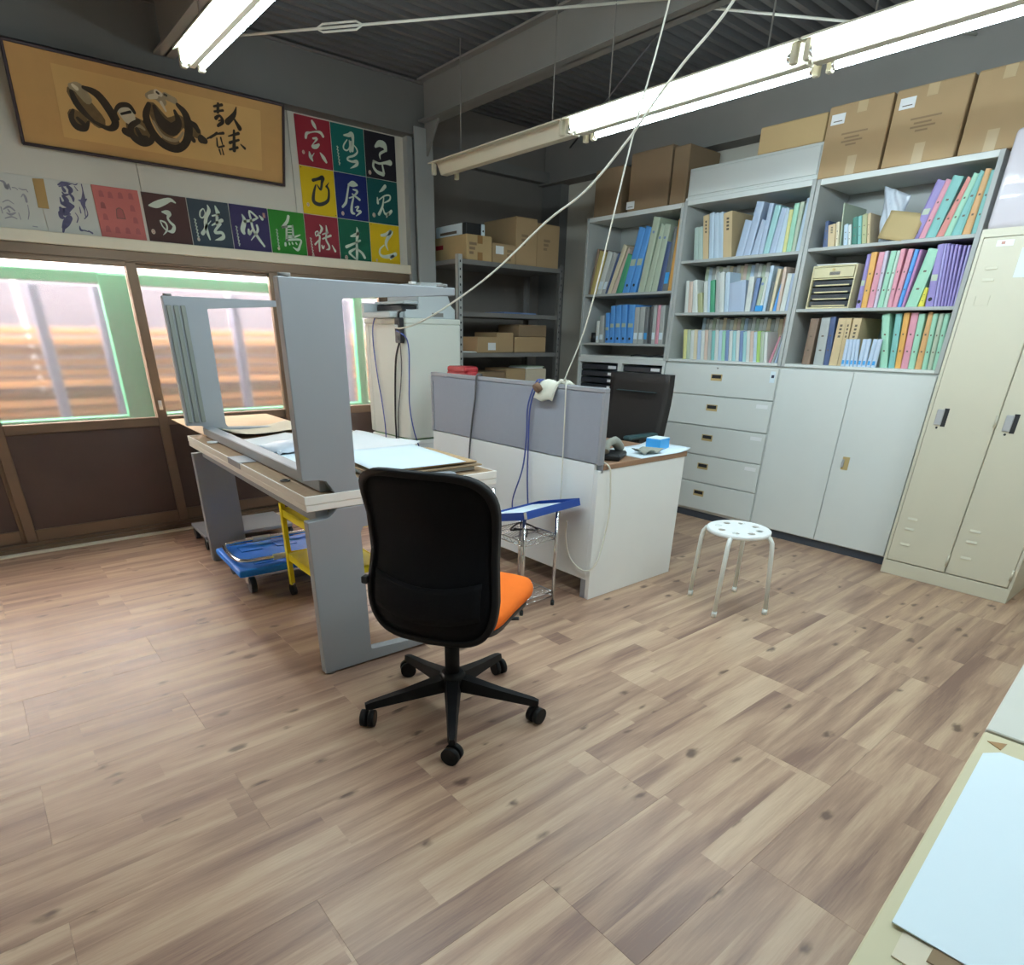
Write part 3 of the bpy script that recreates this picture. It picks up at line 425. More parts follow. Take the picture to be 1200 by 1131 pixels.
# window wall: beam over it, upper panels, seams
mb = MB().box(X0, 3.12, 4.60, 4.612, 2.575, 2.885).box(X0, 3.12, 4.58, 4.70, 2.575, 2.587).box(X0, 3.12, 4.58, 4.70, 2.873, 2.885)
struct(mb.build('window_wall_beam', 'steel_dark'))
wf = struct(MB().box(X0, 2.94, YW+.012, YW+.07, 1.70, 2.95).build('wall_window', 'wall_dim'))
for i in range(6):
    xa = 1.108-.955*3+.955*i
    xb = min(xa+.955, 2.93)
    ps('panel', 'wall', wf, MB().box(max(xa, X0)+.002, xb-.002, YW, YW+.012, 1.765, 2.60, bev=.0015))
struct(MB().box(X0, 2.945, 4.655, YW+.01, 1.705, 1.765, bev=.004).build('trim_1', 'trim'))
struct(MB().box(X0, 2.93, 4.675, YW+.07, 1.64, 1.705, bev=.003).box(X0, 2.93, 4.662, 4.69, 1.652, 1.664).build('trim_2', 'bronze'))
struct(MB().box(X0, 2.93, 4.64, YW+.07, 0, .035, bev=.003).box(X0, 2.93, 4.66, 4.675, .035, .055).box(X0, 2.93, 4.70, 4.72, .035, .055).build('trim_3', 'bronze'))
struct(MB().box(X0, 2.93, 4.595, 4.64, 0, .012, bev=.003).build('baseboard_window', 'trim'))
# four glazed sliding doors with kick panels
def sash(nm, xa, xb, front):
    ya = 4.672 if front else 4.70
    o = struct(MB().box(xa+.05, xb-.05, ya+.012, ya+.022, .115, .70, bev=.001).build(nm, 'bronze_panel'))
    for x in (xa, xb-.058): ps('stile', 'bronze', o, MB().box(x, x+.058, ya, ya+.035, .05, 1.645, bev=.003))
    ps('bottom_rail', 'bronze', o, MB().box(xa+.058, xb-.058, ya+.002, ya+.033, .055, .13, bev=.003))
    ps('middle_rail', 'bronze', o, MB().box(xa+.058, xb-.058, ya, ya+.034, .70, .757, bev=.004))
    ps('top_rail', 'bronze', o, MB().box(xa+.058, xb-.058, ya+.002, ya+.033, 1.62, 1.645, bev=.002))
    ps('glass_pane', 'glass', o, MB().box(xa+.05, xb-.05, ya+.015, ya+.020, .75, 1.635))
    ps('pull_catch', 'chrome', o, MB().box(xb-.040, xb-.018, ya-.004, ya+.002, .80, .86, bev=.001))
    return o
sash('door_1', -.80, .085, False); sash('door_2', .048, .992, True); sash('door_3', .930, 1.865, False); sash('door_4', 1.80, 2.70, True)
sash('door_5', -1.72, -.765, True)
struct(MB().box(2.70, 2.94, 4.68, 4.77, .05, 1.645, bev=.003).build('trim_4', 'bronze'))
# column at the end of the window wall: H section
struct(MB().box(2.945, 3.10, 4.56, 4.572, 0, 2.62).box(2.945, 3.10, 4.75, 4.762, 0, 2.62).box(3.015, 3.027, 4.572, 4.75, 0, 2.62).box(2.93, 2.975, 4.64, 4.70, 1.0, 2.575).build('column', 'column'))
MBr = MB().prism([(4.575, 2.652), (4.575, 2.44), (4.40, 2.652)], 'x', 3.042, 3.058)
struct(MBr.build('beam_gusset', 'steel_beam'))
# walls beyond
wr = struct(MB().box(3.0, X1+.1, YR, YR+.08, 0, 2.95).build('wall_recess', 'wall_dim'))
struct(MB().box(3.06, 3.09, 4.70, YR, 0, 2.95).build('wall_return', 'wall_dim'))
struct(MB().box(3.1, X1, 4.82, 4.90, 2.52, 2.60).build('trim_5', 'steel_dark'))
struct(MB().box(X1, X1+.08, Y0, YR+.08, 0, 2.95).build('wall_cabinets', 'wall'))
struct(MB().box(4.52, X1, 4.66, 4.90, 0, 2.52).build('corner_column', 'steel_dark'))
struct(MB().box(X0-.08, X0, Y0, YR, 0, 2.95).build('wall_left', 'wall'))
struct(MB().box(X0, X1, Y0-.08, Y0, 0, 2.95).build('wall_back', 'wall'))

# ------------------------------------------------------------------ outside the frosted doors
struct(MB().box(-6, 9, 4.86, 12, -.16, -.06).build('ground', 'ground'))
t = thing('timber_stack', 'stack of brown timber boards outside behind the frosted glass', 'timber', (.8, 6.0, -.06))
for i in range(19):
    z = i*.072
    o = MB().box(-3.2+random.uniform(-.05, .05), 3.6+random.uniform(-.1, .1), random.uniform(-.10, .02), .30, z, z+.050+random.uniform(-.016, .006), bev=.004).build('board', 'timber', t)
t = thing('sheet_fence', 'grey violet sheet metal fence outside beyond the timber', 'fence', (.8, 6.5, -.06))
for i in range(9): ps('sheet', 'timber_grey', t, MB().box(-3.5+i*.8, -3.5+i*.8+.79, 0, .03, 0, 1.69, bev=.006))
for i, x in enumerate((-.48, .54, .93, 1.905, 2.9)):
    tag(MB().box(-.035, .035, -.035, .035, 0, 1.62, bev=.005).build('post', 'post_blue', None, (x, 5.8, -.06)),
        ('blue grey post outside, ' + ordw(i+1) + ' from the far end of the room side of the timber') if 0 else 'blue grey steel post outside, ' + ordw(i+1) + ' along the timber stack', 'post', 'posts by the timber stack')
t = thing('teal_frame', 'teal green painted steel frame standing outside close to the glass doors', 'frame', (.3, 5.07, -.06))
ps('top_rail', 'teal_frame', t, MB().box(-2.6, 3.0, -.02, .02, 1.60, 1.67, bev=.006))
ps('bottom_rail', 'teal_frame', t, MB().box(-2.6, 3.0, -.02, .02, .74, .80, bev=.006))
for x in (-1.5, .615, 2.355): ps('upright', 'teal_frame', t, MB().box(x-.085 if x == .615 else x-.04, x+.085 if x == .615 else x+.04, -.025, .025, 0, 1.66, bev=.006))

# ================================================================== LAMPS
def strip_lamp(x, y0, n_lit, n_dark, z, label_fn, hs=.092, wing=.125):
    """a row of hanging twin tube fittings along Y, ending at y0 and going towards -Y"""
    n = n_lit+n_dark
    for i in range(n):
        ya = y0-1.245*(i+1); lit = i >= n_dark
        t = thing('strip_light', label_fn(i, lit), 'lamp', (x, ya, z), group='strip lights in the long row' if n > 3 else 'strip lights near the window wall')
        k_ = wing/.125
        ps('reflector', 'fix_white', t, MB().prism([(-wing, .035), (-wing, .042), (-.04*k_, .062), (.04*k_, .062), (wing, .042), (wing, .035), (.036*k_, .05), (-.036*k_, .05)], 'y', .006, 1.239))
        ps('housing', 'fix_white', t, MB().prism([(-.058*k_, .05), (-.026*k_, -.012), (.026*k_, -.012), (.058*k_, .05)], 'y', .008, 1.237, bev=.003))
        for sx in (-1, 1):
            for yy in (.014, 1.204):
                ps('tube_socket', 'socket', t, MB().box(sx*hs-.014, sx*hs+.014, yy, yy+.026, -.024, .045, bev=.004))
            if lit:
                tb = ps('tube', 'tube', t, MB().cyl((sx*hs, .045, .0), (sx*hs, 1.20, .0), .0155, n=10))
                for e in (.038, 1.196): ps('tube_cap', 'chrome', tb, MB().cyl((sx*hs, e, 0), (sx*hs, e+.012, 0), .0158, n=10))
        for yy in (.2, 1.04): ps('hanger_rod', 'steel_beam', t, MB().cyl((0, yy, .06), (0, yy, 2.91-z), .004, n=6))
strip_lamp(1.095, 3.42, 3, 0, 2.30, lambda i, lit: ['lit twin tube strip light hanging nearest the framed ink painting', 'lit twin tube strip light hanging next after the one near the ink painting', 'added unseen strip light brightening the near tables, at the end of the short row'][i], .036, .066)  # third unit is out of view, added to brighten the near tables
strip_lamp(2.845, 4.07, 3, 1, 2.255, lambda i, lit: ['empty strip light fitting without tubes at the dark end of its row', 'lit strip light joined to the empty fitting, above the partition desk', 'lit strip light in front of the cardboard boxes on the cabinets', 'lit strip light at the end of the long row farthest from the empty fitting'][i])

# roof brace rods with turnbuckles
def brace(name, label, a, b, tb=None, mat='cord_white'):
    a = Vector(a); b = Vector(b)
    t = thing(name, label, 'brace rod', a, group='roof brace rods')
    ps('rod', mat, t, MB().cyl((0, 0, 0), b-a, .0062, n=8))
    if tb:
        d = b-a
        p = d*tb; q = d*(tb+.10); s_ = Vector((0, 0, .016))
        ps('turnbuckle', mat, t, MB().tube([p, p+s_+(q-p)*.15, q+s_-(q-p)*.15, q, q-s_-(q-p)*.15, p-s_+(q-p)*.15], .005, 6, closed=True))
brace('brace_rod', 'pale diagonal roof brace rod with turnbuckle running towards the ink painting', (1.36, 4.56, 2.72), (3.0, 2.42, 2.71), .33)
brace('brace_rod', 'pale roof brace rod crossing above the lit strip lights by the boxes', (3.10, 2.42, 2.71), (4.48, 1.62, 2.72))
brace('brace_rod', 'grey roof brace rod running from the main beam to the dark corner', (3.10, 2.46, 2.71), (4.45, 4.50, 2.72), mat='cord_grey')

# ================================================================== PAINTING AND CARDS ON THE WINDOW WALL
pw, ph = 1.393, .398
lean = .30
t = thing('framed_painting', 'long framed ink painting on gold ground hung above the glass doors', 'painting', (.580, 4.684, 2.172), rot=(lean, 0, 0))
# local: x along the wall, z up, -y towards the room
ps('backing', 'gold_mat', t, MB().box(0, pw, -.012, 0, 0, ph))
ps('artwork', 'gold_art', t, MB().box(.185, pw-.135, -.0135, -.012, .05, ph-.045))
for (a, b, c, d) in ((-.012, pw+.012, -.014, 0), (-.012, pw+.012, ph, ph+.014), (-.014, 0, -.014, ph+.014), (pw, pw+.014, -.014, ph+.014)):
    ps('frame_bar', 'frame_dark', t, MB().box(a, b, -.026, .004, c, d, bev=.003))
for nm, key, mat, yo in (('brown_ink_wash', 'paint_mid', 'ink_mid', -.0138), ('ink_wash', 'paint_grey', 'ink_grey', -.0142), ('white_pigment', 'paint_white', 'gofun', -.0146), ('ink_stroke', 'paint_dark', 'ink_black', -.0150)):
    for i, s_ in enumerate(D[key]): MB().ribbon([(a*.9705-.012, b*.904-.013, c) for a, b, c in s_], lambda u, v, q=yo-.00003*i: (u, q, v)).build(nm, mat, t)

CX = [1.1015+.2522*i for i in range(7)]          # left edges of the seven lower cards
ROW = [1.749, 2.023, 2.297]
CW, CH = .247, .270
CARDS = [('horse', CX[0], ROW[0], (78, 50, 46), 'dark brown', 'white'), ('boar', CX[1], ROW[0], (58, 70, 80), 'slate grey', 'white'), ('dog', CX[2], ROW[0], (56, 46, 92), 'dark violet', 'white'),
         ('rooster', CX[3], ROW[0], (38, 128, 34), 'grass green', 'white'), ('monkey', CX[4], ROW[0], (138, 36, 50), 'crimson', 'white'), ('sheep', CX[5], ROW[0], (0, 92, 66), 'deep green', 'white'), ('earth', CX[6], ROW[0], (224, 188, 8), 'yellow', 'white'),
         ('snake', CX[4], ROW[1], (224, 190, 10), 'yellow', 'black'), ('dragon', CX[5], ROW[1], (14, 34, 106), 'navy blue', 'white'), ('rabbit', CX[6], ROW[1], (0, 84, 82), 'dark teal', 'white'),
         ('tiger', CX[4], ROW[2], (150, 30, 48), 'crimson', 'white'), ('ox', CX[5], ROW[2], (0, 104, 96), 'teal', 'white'), ('rat', CX[6], ROW[2], (34, 28, 38), 'near black', 'white')]
WHERE = {'horse': 'first of the lower row beside the pink card', 'boar': 'second of the lower row of calligraphy', 'dog': 'between the slate and the grass green cards', 'rooster': 'fourth of the lower row', 'monkey': 'at the bottom under the yellow card with black writing',
         'sheep': 'at the bottom between crimson and yellow cards', 'earth': 'with white writing at the bottom corner by the column', 'snake': 'with the only black writing', 'dragon': 'in the middle of the block', 'rabbit': 'under the near black card beside the column',
         'tiger': 'at the top of the block by the framed painting', 'ox': 'at the top between crimson and near black cards', 'rat': 'at the top corner by the column'}
for key, cx, cz, col, cn, ink in CARDS:
    t = thing('calligraphy_card', cn+' brush calligraphy card '+WHERE[key], 'calligraphy card', (cx, YW-.0005, cz), group='calligraphy cards on the window wall')
    ps('board', P8('card '+key, *col, rough=.75, var=.03), t, MB().box(0, CW, -.005, 0, 0, CH, bev=.001))
    strokes, seal = D['cards'][key]
    mb = MB()
    fit = lambda u, v: (min(max(u-cx, .006), CW-.006), -.0058, min(max(v-cz, .006), CH-.006))
    for s_ in strokes: mb.ribbon(s_, fit)
    mb.build('brush_writing', 'ink_black' if ink == 'black' else 'brush_white', t)
    if key == 'snake': t.children[-1].data.materials[0] = M['black']
    if seal:
        u, v, r = seal
        ps('seal', 'seal', t, MB().prism([(u-cx+r*.95*math.cos(k*PI/5), v-cz+r*1.1*math.sin(k*PI/5)) for k in range(10)], 'y', -.0056, -.005))
        ps('seal_mark', 'seal_red', t, MB().ribbon([(u-r*.4, v+r*.4, r*.16), (u+r*.4, v+r*.3, r*.16), (u+r*.2, v-r*.5, r*.16), (u-r*.3, v-r*.4, r*.16)], lambda a, b: (a-cx, -.0060, b-cz)))
    if key in D['sig']:
        xa, za, xb, zb = D['sig'][key]; mb = MB()
        for k in range(6):
            q = k/6; xx = xa+(xb-xa)*q; zz = za+(zb-za)*q; w = .006
            mb.ribbon([(xx-w, zz, .0016), (xx+w, zz-.003, .0022), (xx-w*.4, zz-.012, .0018)], fit)
            mb.ribbon([(xx, zz+.004, .0016), (xx+.001, zz-.016, .0024)], fit)
        mb.build('signature', 'brush_white', t)
        if key in ('boar', 'rooster', 'monkey'): ps('seal', 'seal', t, MB().prism([(xb-cx+.009*math.cos(k*PI/4), zb-cz+.011*math.sin(k*PI/4)) for k in range(8)], 'y', -.0062, -.005))
        if key == 'dog': ps('seal', 'seal_red', t, MB().box(CW-.034, CW-.018, -.0060, -.005, CH-.055, CH-.028))
    for px_, pz_ in ((.01, CH-.01), (CW-.01, .01)): ps('pin', 'black', t, MB().cyl((px_, -.005, pz_), (px_, -.009, pz_), .003, n=6))
# pink card of shogi piece outlines, two drawings
cx, cz = .848, 1.749
t = thing('calligraphy_card', 'salmon pink card printed with rows of small five sided game pieces', 'card', (cx, YW-.0005, cz), group='drawing cards on the window wall')
ps('board', P8('salmon card', 196, 112, 106, rough=.8), t, MB().box(0, .237, -.005, 0, 0, .272, bev=.001))
for i, (u, v) in enumerate(D['koma']):
    r = .026 if i == 5 else .016
    u = min(max(u, cx+.02), cx+.215)
    poly = [(u-cx-r*.85, v-cz-r), (u-cx+r*.85, v-cz-r), (u-cx+r*.62, v-cz+r*.7), (u-cx, v-cz+r*1.05), (u-cx-r*.62, v-cz+r*.7)]
    ps('game_piece_print', P8('darker rose print %d' % i, *((150, 84, 80) if i == 4 else (170, 96, 92)), rough=.8), t, MB().prism(poly, 'y', -.0056, -.005))
    if i == 5:
        ln = [(a+cx, b+cz, .0018) for a, b in poly+poly[:1]]
        for a_, b_ in zip(ln[:-1], ln[1:]): ps('outline_print', 'ink', t, MB().ribbon([a_, b_], lambda u, v: (u-cx, -.006, v-cz)))
for nm, x, w, key, lb in (('calligraphy_card', .588, .255, 'drawA', 'white card with a violet ink figure drawing beside the pink card'), ('calligraphy_card', .325, .258, 'drawB', 'white card with faint grey ink sketch beside the ochre paper strip')):
    t = thing(nm, lb, 'card', (x, YW-.0005, 1.752), group='drawing cards on the window wall')
    ps('board', P8('ivory card '+key, 214, 212, 202, rough=.8), t, MB().box(0, w, -.004, 0, 0, .268, bev=.001))
    M['ink_'+key] = P8('violet ink '+key, *((104, 100, 128) if key == 'drawA' else (158, 154, 158)), var=.4, scale=30, rough=.9)
    for i, s_ in enumerate(D[key]): MB().ribbon(s_, lambda u, v, q=i: (min(max(u-x, .004), w-.004), -.0048-.00003*q, min(max(v-1.752, .004), .264))).build('ink_stroke', 'ink_'+key, t)
s4 = D['strip']
tag(MB().prism([(p[0]-s4[0][0], p[1]-s4[2][1]) for p in s4], 'y', -.0065, -.005).build('paper_strip', P8('ochre strip', 178, 146, 92, rough=.8), None, (s4[0][0], YW-.0005, s4[2][1])), 'ochre paper strip pinned between the two white drawing cards', 'paper strip')

# ================================================================== CABINET WALL
XF, XB = 4.19, 4.60
def drawer_cabinet():
    t = thing('drawer_cabinet', 'light grey steel cabinet of five drawers under the middle bookcase', 'cabinet', (XF, 2.165, 0))
    w = .915
    ps('plinth', 'cab_base', t, MB().box(.02, .40, .0, w, 0, .05))
    ps('carcass', 'cab', t, MB().box(.018, .41, .0, w, .05, 1.125, bev=.003))
    zs = [1.112, .905, .692, .482, .277, .068]
    for i in range(5):
        d = ps('drawer', 'cab', t, MB().box(0, .018, .006, w-.006, zs[i+1]+.003, zs[i]-.003, bev=.003))
        zc = zs[i]-.08
        ps('pull', 'brass', d, MB().box(-.002, .002, w/2-.045, w/2+.045, zc-.022, zc+.022, bev=.001))
        ps('pull_recess', 'dark_hole', d, MB().box(-.003, -.0018, w/2-.037, w/2+.037, zc-.006, zc+.017))
        if i in (1, 2, 3): ps('drawer_label', 'paper', d, MB().box(-.0015, 0, .03, .115, zs[i]-.052, zs[i]-.027))
        if i == 0:
            ps('sticker', 'paper_blue', d, MB().box(-.0015, 0, .02, .055, zs[i]-.09, zs[i]-.02))
            ps('sticker_print', 'post_blue', d, MB().box(-.0022, -.0014, .027, .046, zs[i]-.06, zs[i]-.042))
            ps('lock', 'chrome', d, MB().cyl((-.004, w/2, zs[i]-.018), (0, w/2, zs[i]-.018), .007, n=10))
drawer_cabinet()
def door_cabinet():
    t = thing('door_cabinet', 'light grey steel cabinet with two plain doors beside the lockers', 'cabinet', (XF, 1.245, 0))
    w = .917
    ps('plinth', 'cab_base', t, MB().box(.02, .40, 0, w, 0, .05))
    ps('carcass', 'cab', t, MB().box(.018, .41, 0, w, .05, 1.125, bev=.003))
    for ya, yb in ((.005, .446), (.450, w-.005)): 
        d = ps('door', 'cab', t, MB().box(0, .018, ya, yb, .058, 1.112, bev=.003))
        if ya < .1:
            ps('handle_recess', 'brass', d, MB().box(-.002, .001, yb-.10, yb-.058, .54, .62, bev=.001))
            ps('handle_lever', 'alu', d, MB().box(-.012, -.002, yb-.072, yb-.060, .555, .605, bev=.002))
door_cabinet()
def tray_cabinet():
    t = thing('tray_cabinet', 'light grey cabinet of black letter trays behind the black chair', 'cabinet', (XF, 3.083, 0))
    w = .915
    ps('plinth', 'cab_base', t, MB().box(.02, .40, 0, w, 0, .05))
    mb = MB().box(0, .41, 0, .022, .05, 1.125).box(0, .41, w-.022, w, .05, 1.125).box(0, .41, .022, w-.022, 1.09, 1.125).box(0, .41, .022, w-.022, .05, .09).box(.39, .41, .022, w-.022, .09, 1.09).box(0, .39, .425, .465, .09, 1.09)
    ps('carcass', 'cab', t, mb)
    for c, (ya, yb) in enumerate(((.027, .422), (.468, w-.027))):
        for k in range(18):
            z = 1.032-k*.053
            d = ps('tray', 'slot_dark', t, MB().box(.02, .36, ya, yb, z, z+.042, bev=.004))
            ps('tray_label', 'paper', d, MB().box(.018, .021, ya+.03, ya+.115, z+.012, z+.034))
tray_cabinet()
def bookcase(name, y0, label, shelves, top):
    t = thing(name, label, 'bookcase', (XF, y0, 1.125))
    w = .915; h = top-1.125
    for nm, a, b in (('side_panel', 0, .024), ('side_panel', w-.024, w)): ps(nm, 'cab_in', t, MB().box(0, .41, a, b, 0, h, bev=.002))
    ps('top_board', 'cab', t, MB().box(0, .41, .024, w-.024, h-.03, h, bev=.002))
    ps('bottom_board', 'cab', t, MB().box(0, .41, .024, w-.024, 0, .018, bev=.002))
    ps('back_panel', 'cab_in', t, MB().box(.395, .408, .024, w-.024, .018, h-.03))
    for z in shelves: ps('shelf', 'cab_in', t, MB().box(.006, .39, .025, w-.025, z-.018-1.125, z-1.125, bev=.002))
    return t
bookcase('bookcase', 3.083, 'light grey steel bookcase at the window end of the row, above letter trays', (1.600, 1.240), 2.137)
bookcase('bookcase', 2.166, 'light grey steel bookcase in the middle of the row, above five drawers', (1.784, 1.453), 2.145)
bookcase('bookcase', 1.247, 'light grey steel bookcase beside the lockers, above the two door cabinet', (1.792, 1.462), 2.14)

CASE = {'L': ('window-end bookcase', {'1': 'upper shelf', '2': 'lower shelf'}), 'M': ('middle bookcase', {'1': 'top shelf', '2': 'second shelf', '3': 'bottom shelf'}), 'R': ('bookcase by the lockers', {'1': 'top shelf', '2': 'second shelf', '3': 'bottom shelf'})}
BASEZ = {'L1': 1.600, 'L2': 1.240, 'M1': 1.784, 'M2': 1.453, 'M3': 1.143, 'R1': 1.792, 'R2': 1.462, 'R3': 1.143, 'R3f': 1.143}
def make_book(row, i, b, nxt, xs, dep, lo=0):
    yl, w, h, ln, c = b
    z = BASEZ[row]+.0005
    big = w > .026 and h > .2
    kind = 'binder' if (c in ('blu', 'sag', 'pur', 'prp') and big) else 'box_file' if (c == 'tan' and w > .03) else 'folder' if row[0] in 'MR' else 'book'
    if row == 'R3f': kind = 'booklet'
    case, sh = CASE[row[0]]
    lab = f"{BNAME[c]} {kind.replace('_', ' ')}, {ordw(i+1)} from the window end, {sh[row[1]]} of {case}"
    if row == 'R3f': lab = f"blue and white booklet, {ordw(i+1)} of eight standing in front of tan files"
    w -= .0012
    s_ = ln/h                                            # lean of this spine, metres sideways per metre up
    tr_ = -w+ln                                          # upper corner on the far side, kept clear of the next spine
    if nxt is not None:
        gap = (yl-w)-nxt[0]
        lim = (nxt[0]-yl) + .0012 + nxt[3]/nxt[2]*h
        tr_ = max(tr_, min(lim, ln-w*.35))
    tr_ = max(tr_, min(lo-yl, ln-w*.4)); th = w; H = h
    zr = max(h - abs(s_)*w if s_ < 0 else h, h*.9); zl = max(h-abs(s_)*w if s_ > 0 else h, h*.9)
    mb = MB(); bm = mb.bm
    sec = [(0, 0, 0), (-w, 0, 0), (tr_, zr, 1), (ln, zl, 1)]
    def ring(x, f):
        cy_ = [(p[0], p[1]) for p in sec]
        out = []
        for k, (yy, zz_, _) in enumerate(sec):
            o_ = sec[k ^ 1]
            out.append(bm.verts.new((x, yy+(o_[0]-yy)*f, zz_)))
        return out
    rings = [ring(0, .22), ring(.004, 0), ring(dep, 0)] if kind != 'box_file' else [ring(0, 0), ring(dep, 0)]
    for A_, B_ in zip(rings[:-1], rings[1:]):
        for k in range(4): bm.faces.new((A_[k], A_[(k+1) % 4], B_[(k+1) % 4], B_[k]))
    bm.faces.new(rings[0][::-1]); bm.faces.new(rings[-1])
    t = tag(mb.build(kind, 'bk_'+c, None, (xs, yl, z), recalc=True), lab, 'binder' if kind == 'binder' else 'book' if kind in ('book', 'booklet') else 'folder', f"files on the {sh[row[1]]} of the {case}")
    class SK:                                            # marks on the spine follow its lean
        def box(q, x0, x1, y0, y1, z0, z1):
            m_ = MB(); zc = (z0+z1)/2; yc = -w/2*(1-zc/h)+zc/h*(ln+tr_)/2; m_.box(x0, x1, yc+y0, yc+y1, z0, z1)
            for v in m_.bm.verts: v.co.y += (v.co.z-zc)*(s_*h+tr_+w)/2/h
            return m_
        def cyl(q, a, b_, r, n=10):
            zc = a[2]; yc = -w/2*(1-zc/h)+zc/h*(ln+tr_)/2; return MB().cyl((a[0], yc, zc), (b_[0], yc, zc), r, n=n)
    B = SK
    lw = th*.36
    if kind == 'binder':
        if c == 'sag': ps('blue_dot', 'bk_sbl', t, B().cyl((-.0012, 0, H*.80), (.001, 0, H*.80), min(.009, lw), n=10))
        else: ps('spine_label', 'bk_sag', t, B().box(-.0012, .001, -lw, lw, H*.42, H*.52))
        if c != 'sag': ps('finger_hole', 'dark_hole', t, B().cyl((-.0012, 0, H*.12), (.001, 0, H*.12), min(.010, lw), n=10))
    elif kind == 'box_file':
        for k in range(4): ps('spine_title', 'ink', t, B().box(-.001, .001, -lw*.4, lw*.4, H*(.82-k*.075), H*(.865-k*.075)))
    elif kind == 'booklet':
        ps('blue_band', 'tissue', t, B().box(-.001, .002, -th*.3, th*.3, .012, .034))
    elif kind == 'folder' and th > .016 and row[0] == 'R':
        ps('title_mark', 'ink', t, B().box(-.001, .001, -lw*.35, lw*.35, H*.60, H*.63))
        ps('title_mark', 'ink', t, B().box(-.001, .001, -lw*.35, lw*.35, H*.30, H*.33))
    elif kind == 'book' and th > .02 and c in ('drk', 'whi', 'gry'):
        ps('spine_label', 'tissue' if c == 'drk' else 'sgl' if 0 else 'paper_blue', t, B().box(-.0012, .001, -lw, lw, H*.12, H*.3))
    return t
for rw, items in D['rows'].items():
    xs, dep = (4.225, .30) if rw != 'R3f' else (4.205, .016)
    if rw == 'R3': xs = 4.235
    its = items[1]
    lo = {'L': 3.110, 'M': 2.193, 'R': 1.274}[rw[0]]; hi = {'L': 3.970, 'M': 3.054, 'R': 2.134}[rw[0]]
    def fit_y(v, a=min(b[0]-b[1] for b in its), b_=max(b[0] for b in its)):
        c = (lo+hi)/2
        if v > c and b_ > hi: return c+(v-c)*(hi-c)/(b_-c)
        if v < c and a < lo: return c-(c-v)*(c-lo)/(c-a)
        return v
    its = [(fit_y(b[0]), fit_y(b[0])-fit_y(b[0]-b[1]), b[2], min(b[3], hi-fit_y(b[0])), b[4]) for b in its]
    if rw in ('M2', 'M3'): dep = .14
    for i, b in enumerate(its): make_book(rw, i, b, its[i+1] if i+1 < len(its) else None, xs, dep, lo)
# back layer of taller sheets behind the second and bottom shelves of the middle bookcase
bl = ['sag', 'whi', 'crm', 'whi', 'gry', 'pbl', 'whi', 'pnc', 'sag', 'whi', 'gry', 'crm']
# a few loose things on the shelves
t = thing('letter_case', 'beige letter case with open dark drawers on the shelf by the lockers', 'letter case', (4.21, 1.826, 1.4625))
ps('shell', 'beige_case', t, MB().box(0, .34, 0, .008, 0, .232).box(0, .34, .252, .26, 0, .232).box(0, .34, .008, .252, 0, .008).box(0, .34, .008, .252, .224, .232).box(.32, .34, .008, .252, .008, .224).box(0, .32, .008, .252, .158, .163))
d = ps('drawer', 'beige_case', t, MB().box(-.006, .30, .011, .249, .166, .221, bev=.003))
ps('label_holder', 'chrome', d, MB().box(-.008, -.005, .09, .15, .180, .196)); ps('knob', 'brass', d, MB().cyl((-.014, .13, .208), (-.004, .13, .208), .007, n=10))
for k in range(4):
    d = ps('drawer', 'slot_dark', t, MB().box(.012, .30, .012, .248, .012+k*.037, .012+k*.037+.030, bev=.002))
    ps('drawer_lip', 'beige_case', d, MB().box(.006, .014, .03, .23, .012+k*.037, .012+k*.037+.007))
tag(MB().grid(lambda u, v: (.02+u*.2, .01+v*.23, .0008+.012*math.sin(v*5)*u*(1-u)*4*.4+.004*v), 6, 8, thick=.004).build('paper_pile', 'paper', None, (4.20, 1.832, 1.699)), 'white papers lying on the beige letter case', 'papers')
# white film bag and envelope
random.seed(3)
def crumple(w, h, d, amp, seed):
    rr = random.Random(seed); ph_ = [(rr.uniform(3, 9), rr.uniform(3, 9), rr.uniform(0, 6), rr.uniform(.4, 1)) for _ in range(5)]
    return lambda u, v: sum(a*math.sin(p*u*3+q*v*2.4+o) for p, q, o, a in ph_)*amp
cr = crumple(1, 1, 1, .006, 4)
mb = MB().grid(lambda u, v: (.02+.05*math.sin(u*PI)*(0-1)*.4+cr(u, v)+.05*(v > .72)*0, -.145*u*(.55+.45*v)+.03*v, v*.275*(1-.22*u*v)), 14, 14, thick=.003)
tag(mb.build('film_bag', 'bag', None, (4.235, 1.765, 1.7935)), 'crumpled white plastic bag standing on the shelf behind a brown envelope', 'bag')
tag(MB().grid(lambda u, v: (.0-.012*math.sin(u*PI)+.03*v, -u*.19, v*.135), 8, 6, thick=.012).build('envelope', 'envelope', None, (4.205, 1.752, 1.814), (0.20, 0, 0)), 'brown envelope propped against a white plastic bag on the top shelf', 'envelope')
tag(MB().box(0, .004, -.20, 0, 0, .17).build('card_sheet', 'paper_blue', None, (4.50, 1.75, 1.7925), (0, .15, 0)), 'pale sheet at the shelf back behind the brown envelope', 'paper')
tag(MB().box(0, .18, -.085, 0, 0, .20, bev=.004).build('card_box', 'bk_nav', None, (4.38, 2.40, 1.4535)), 'navy card box behind the leaning folders on the second shelf', 'box')
tag(MB().box(0, .02, -.05, 0, 0, .035, bev=.003).build('tissue_pack', 'tissue', None, (4.212, 2.432, 1.4535)), 'small bright blue pack on the second shelf against periwinkle folder', 'packet')
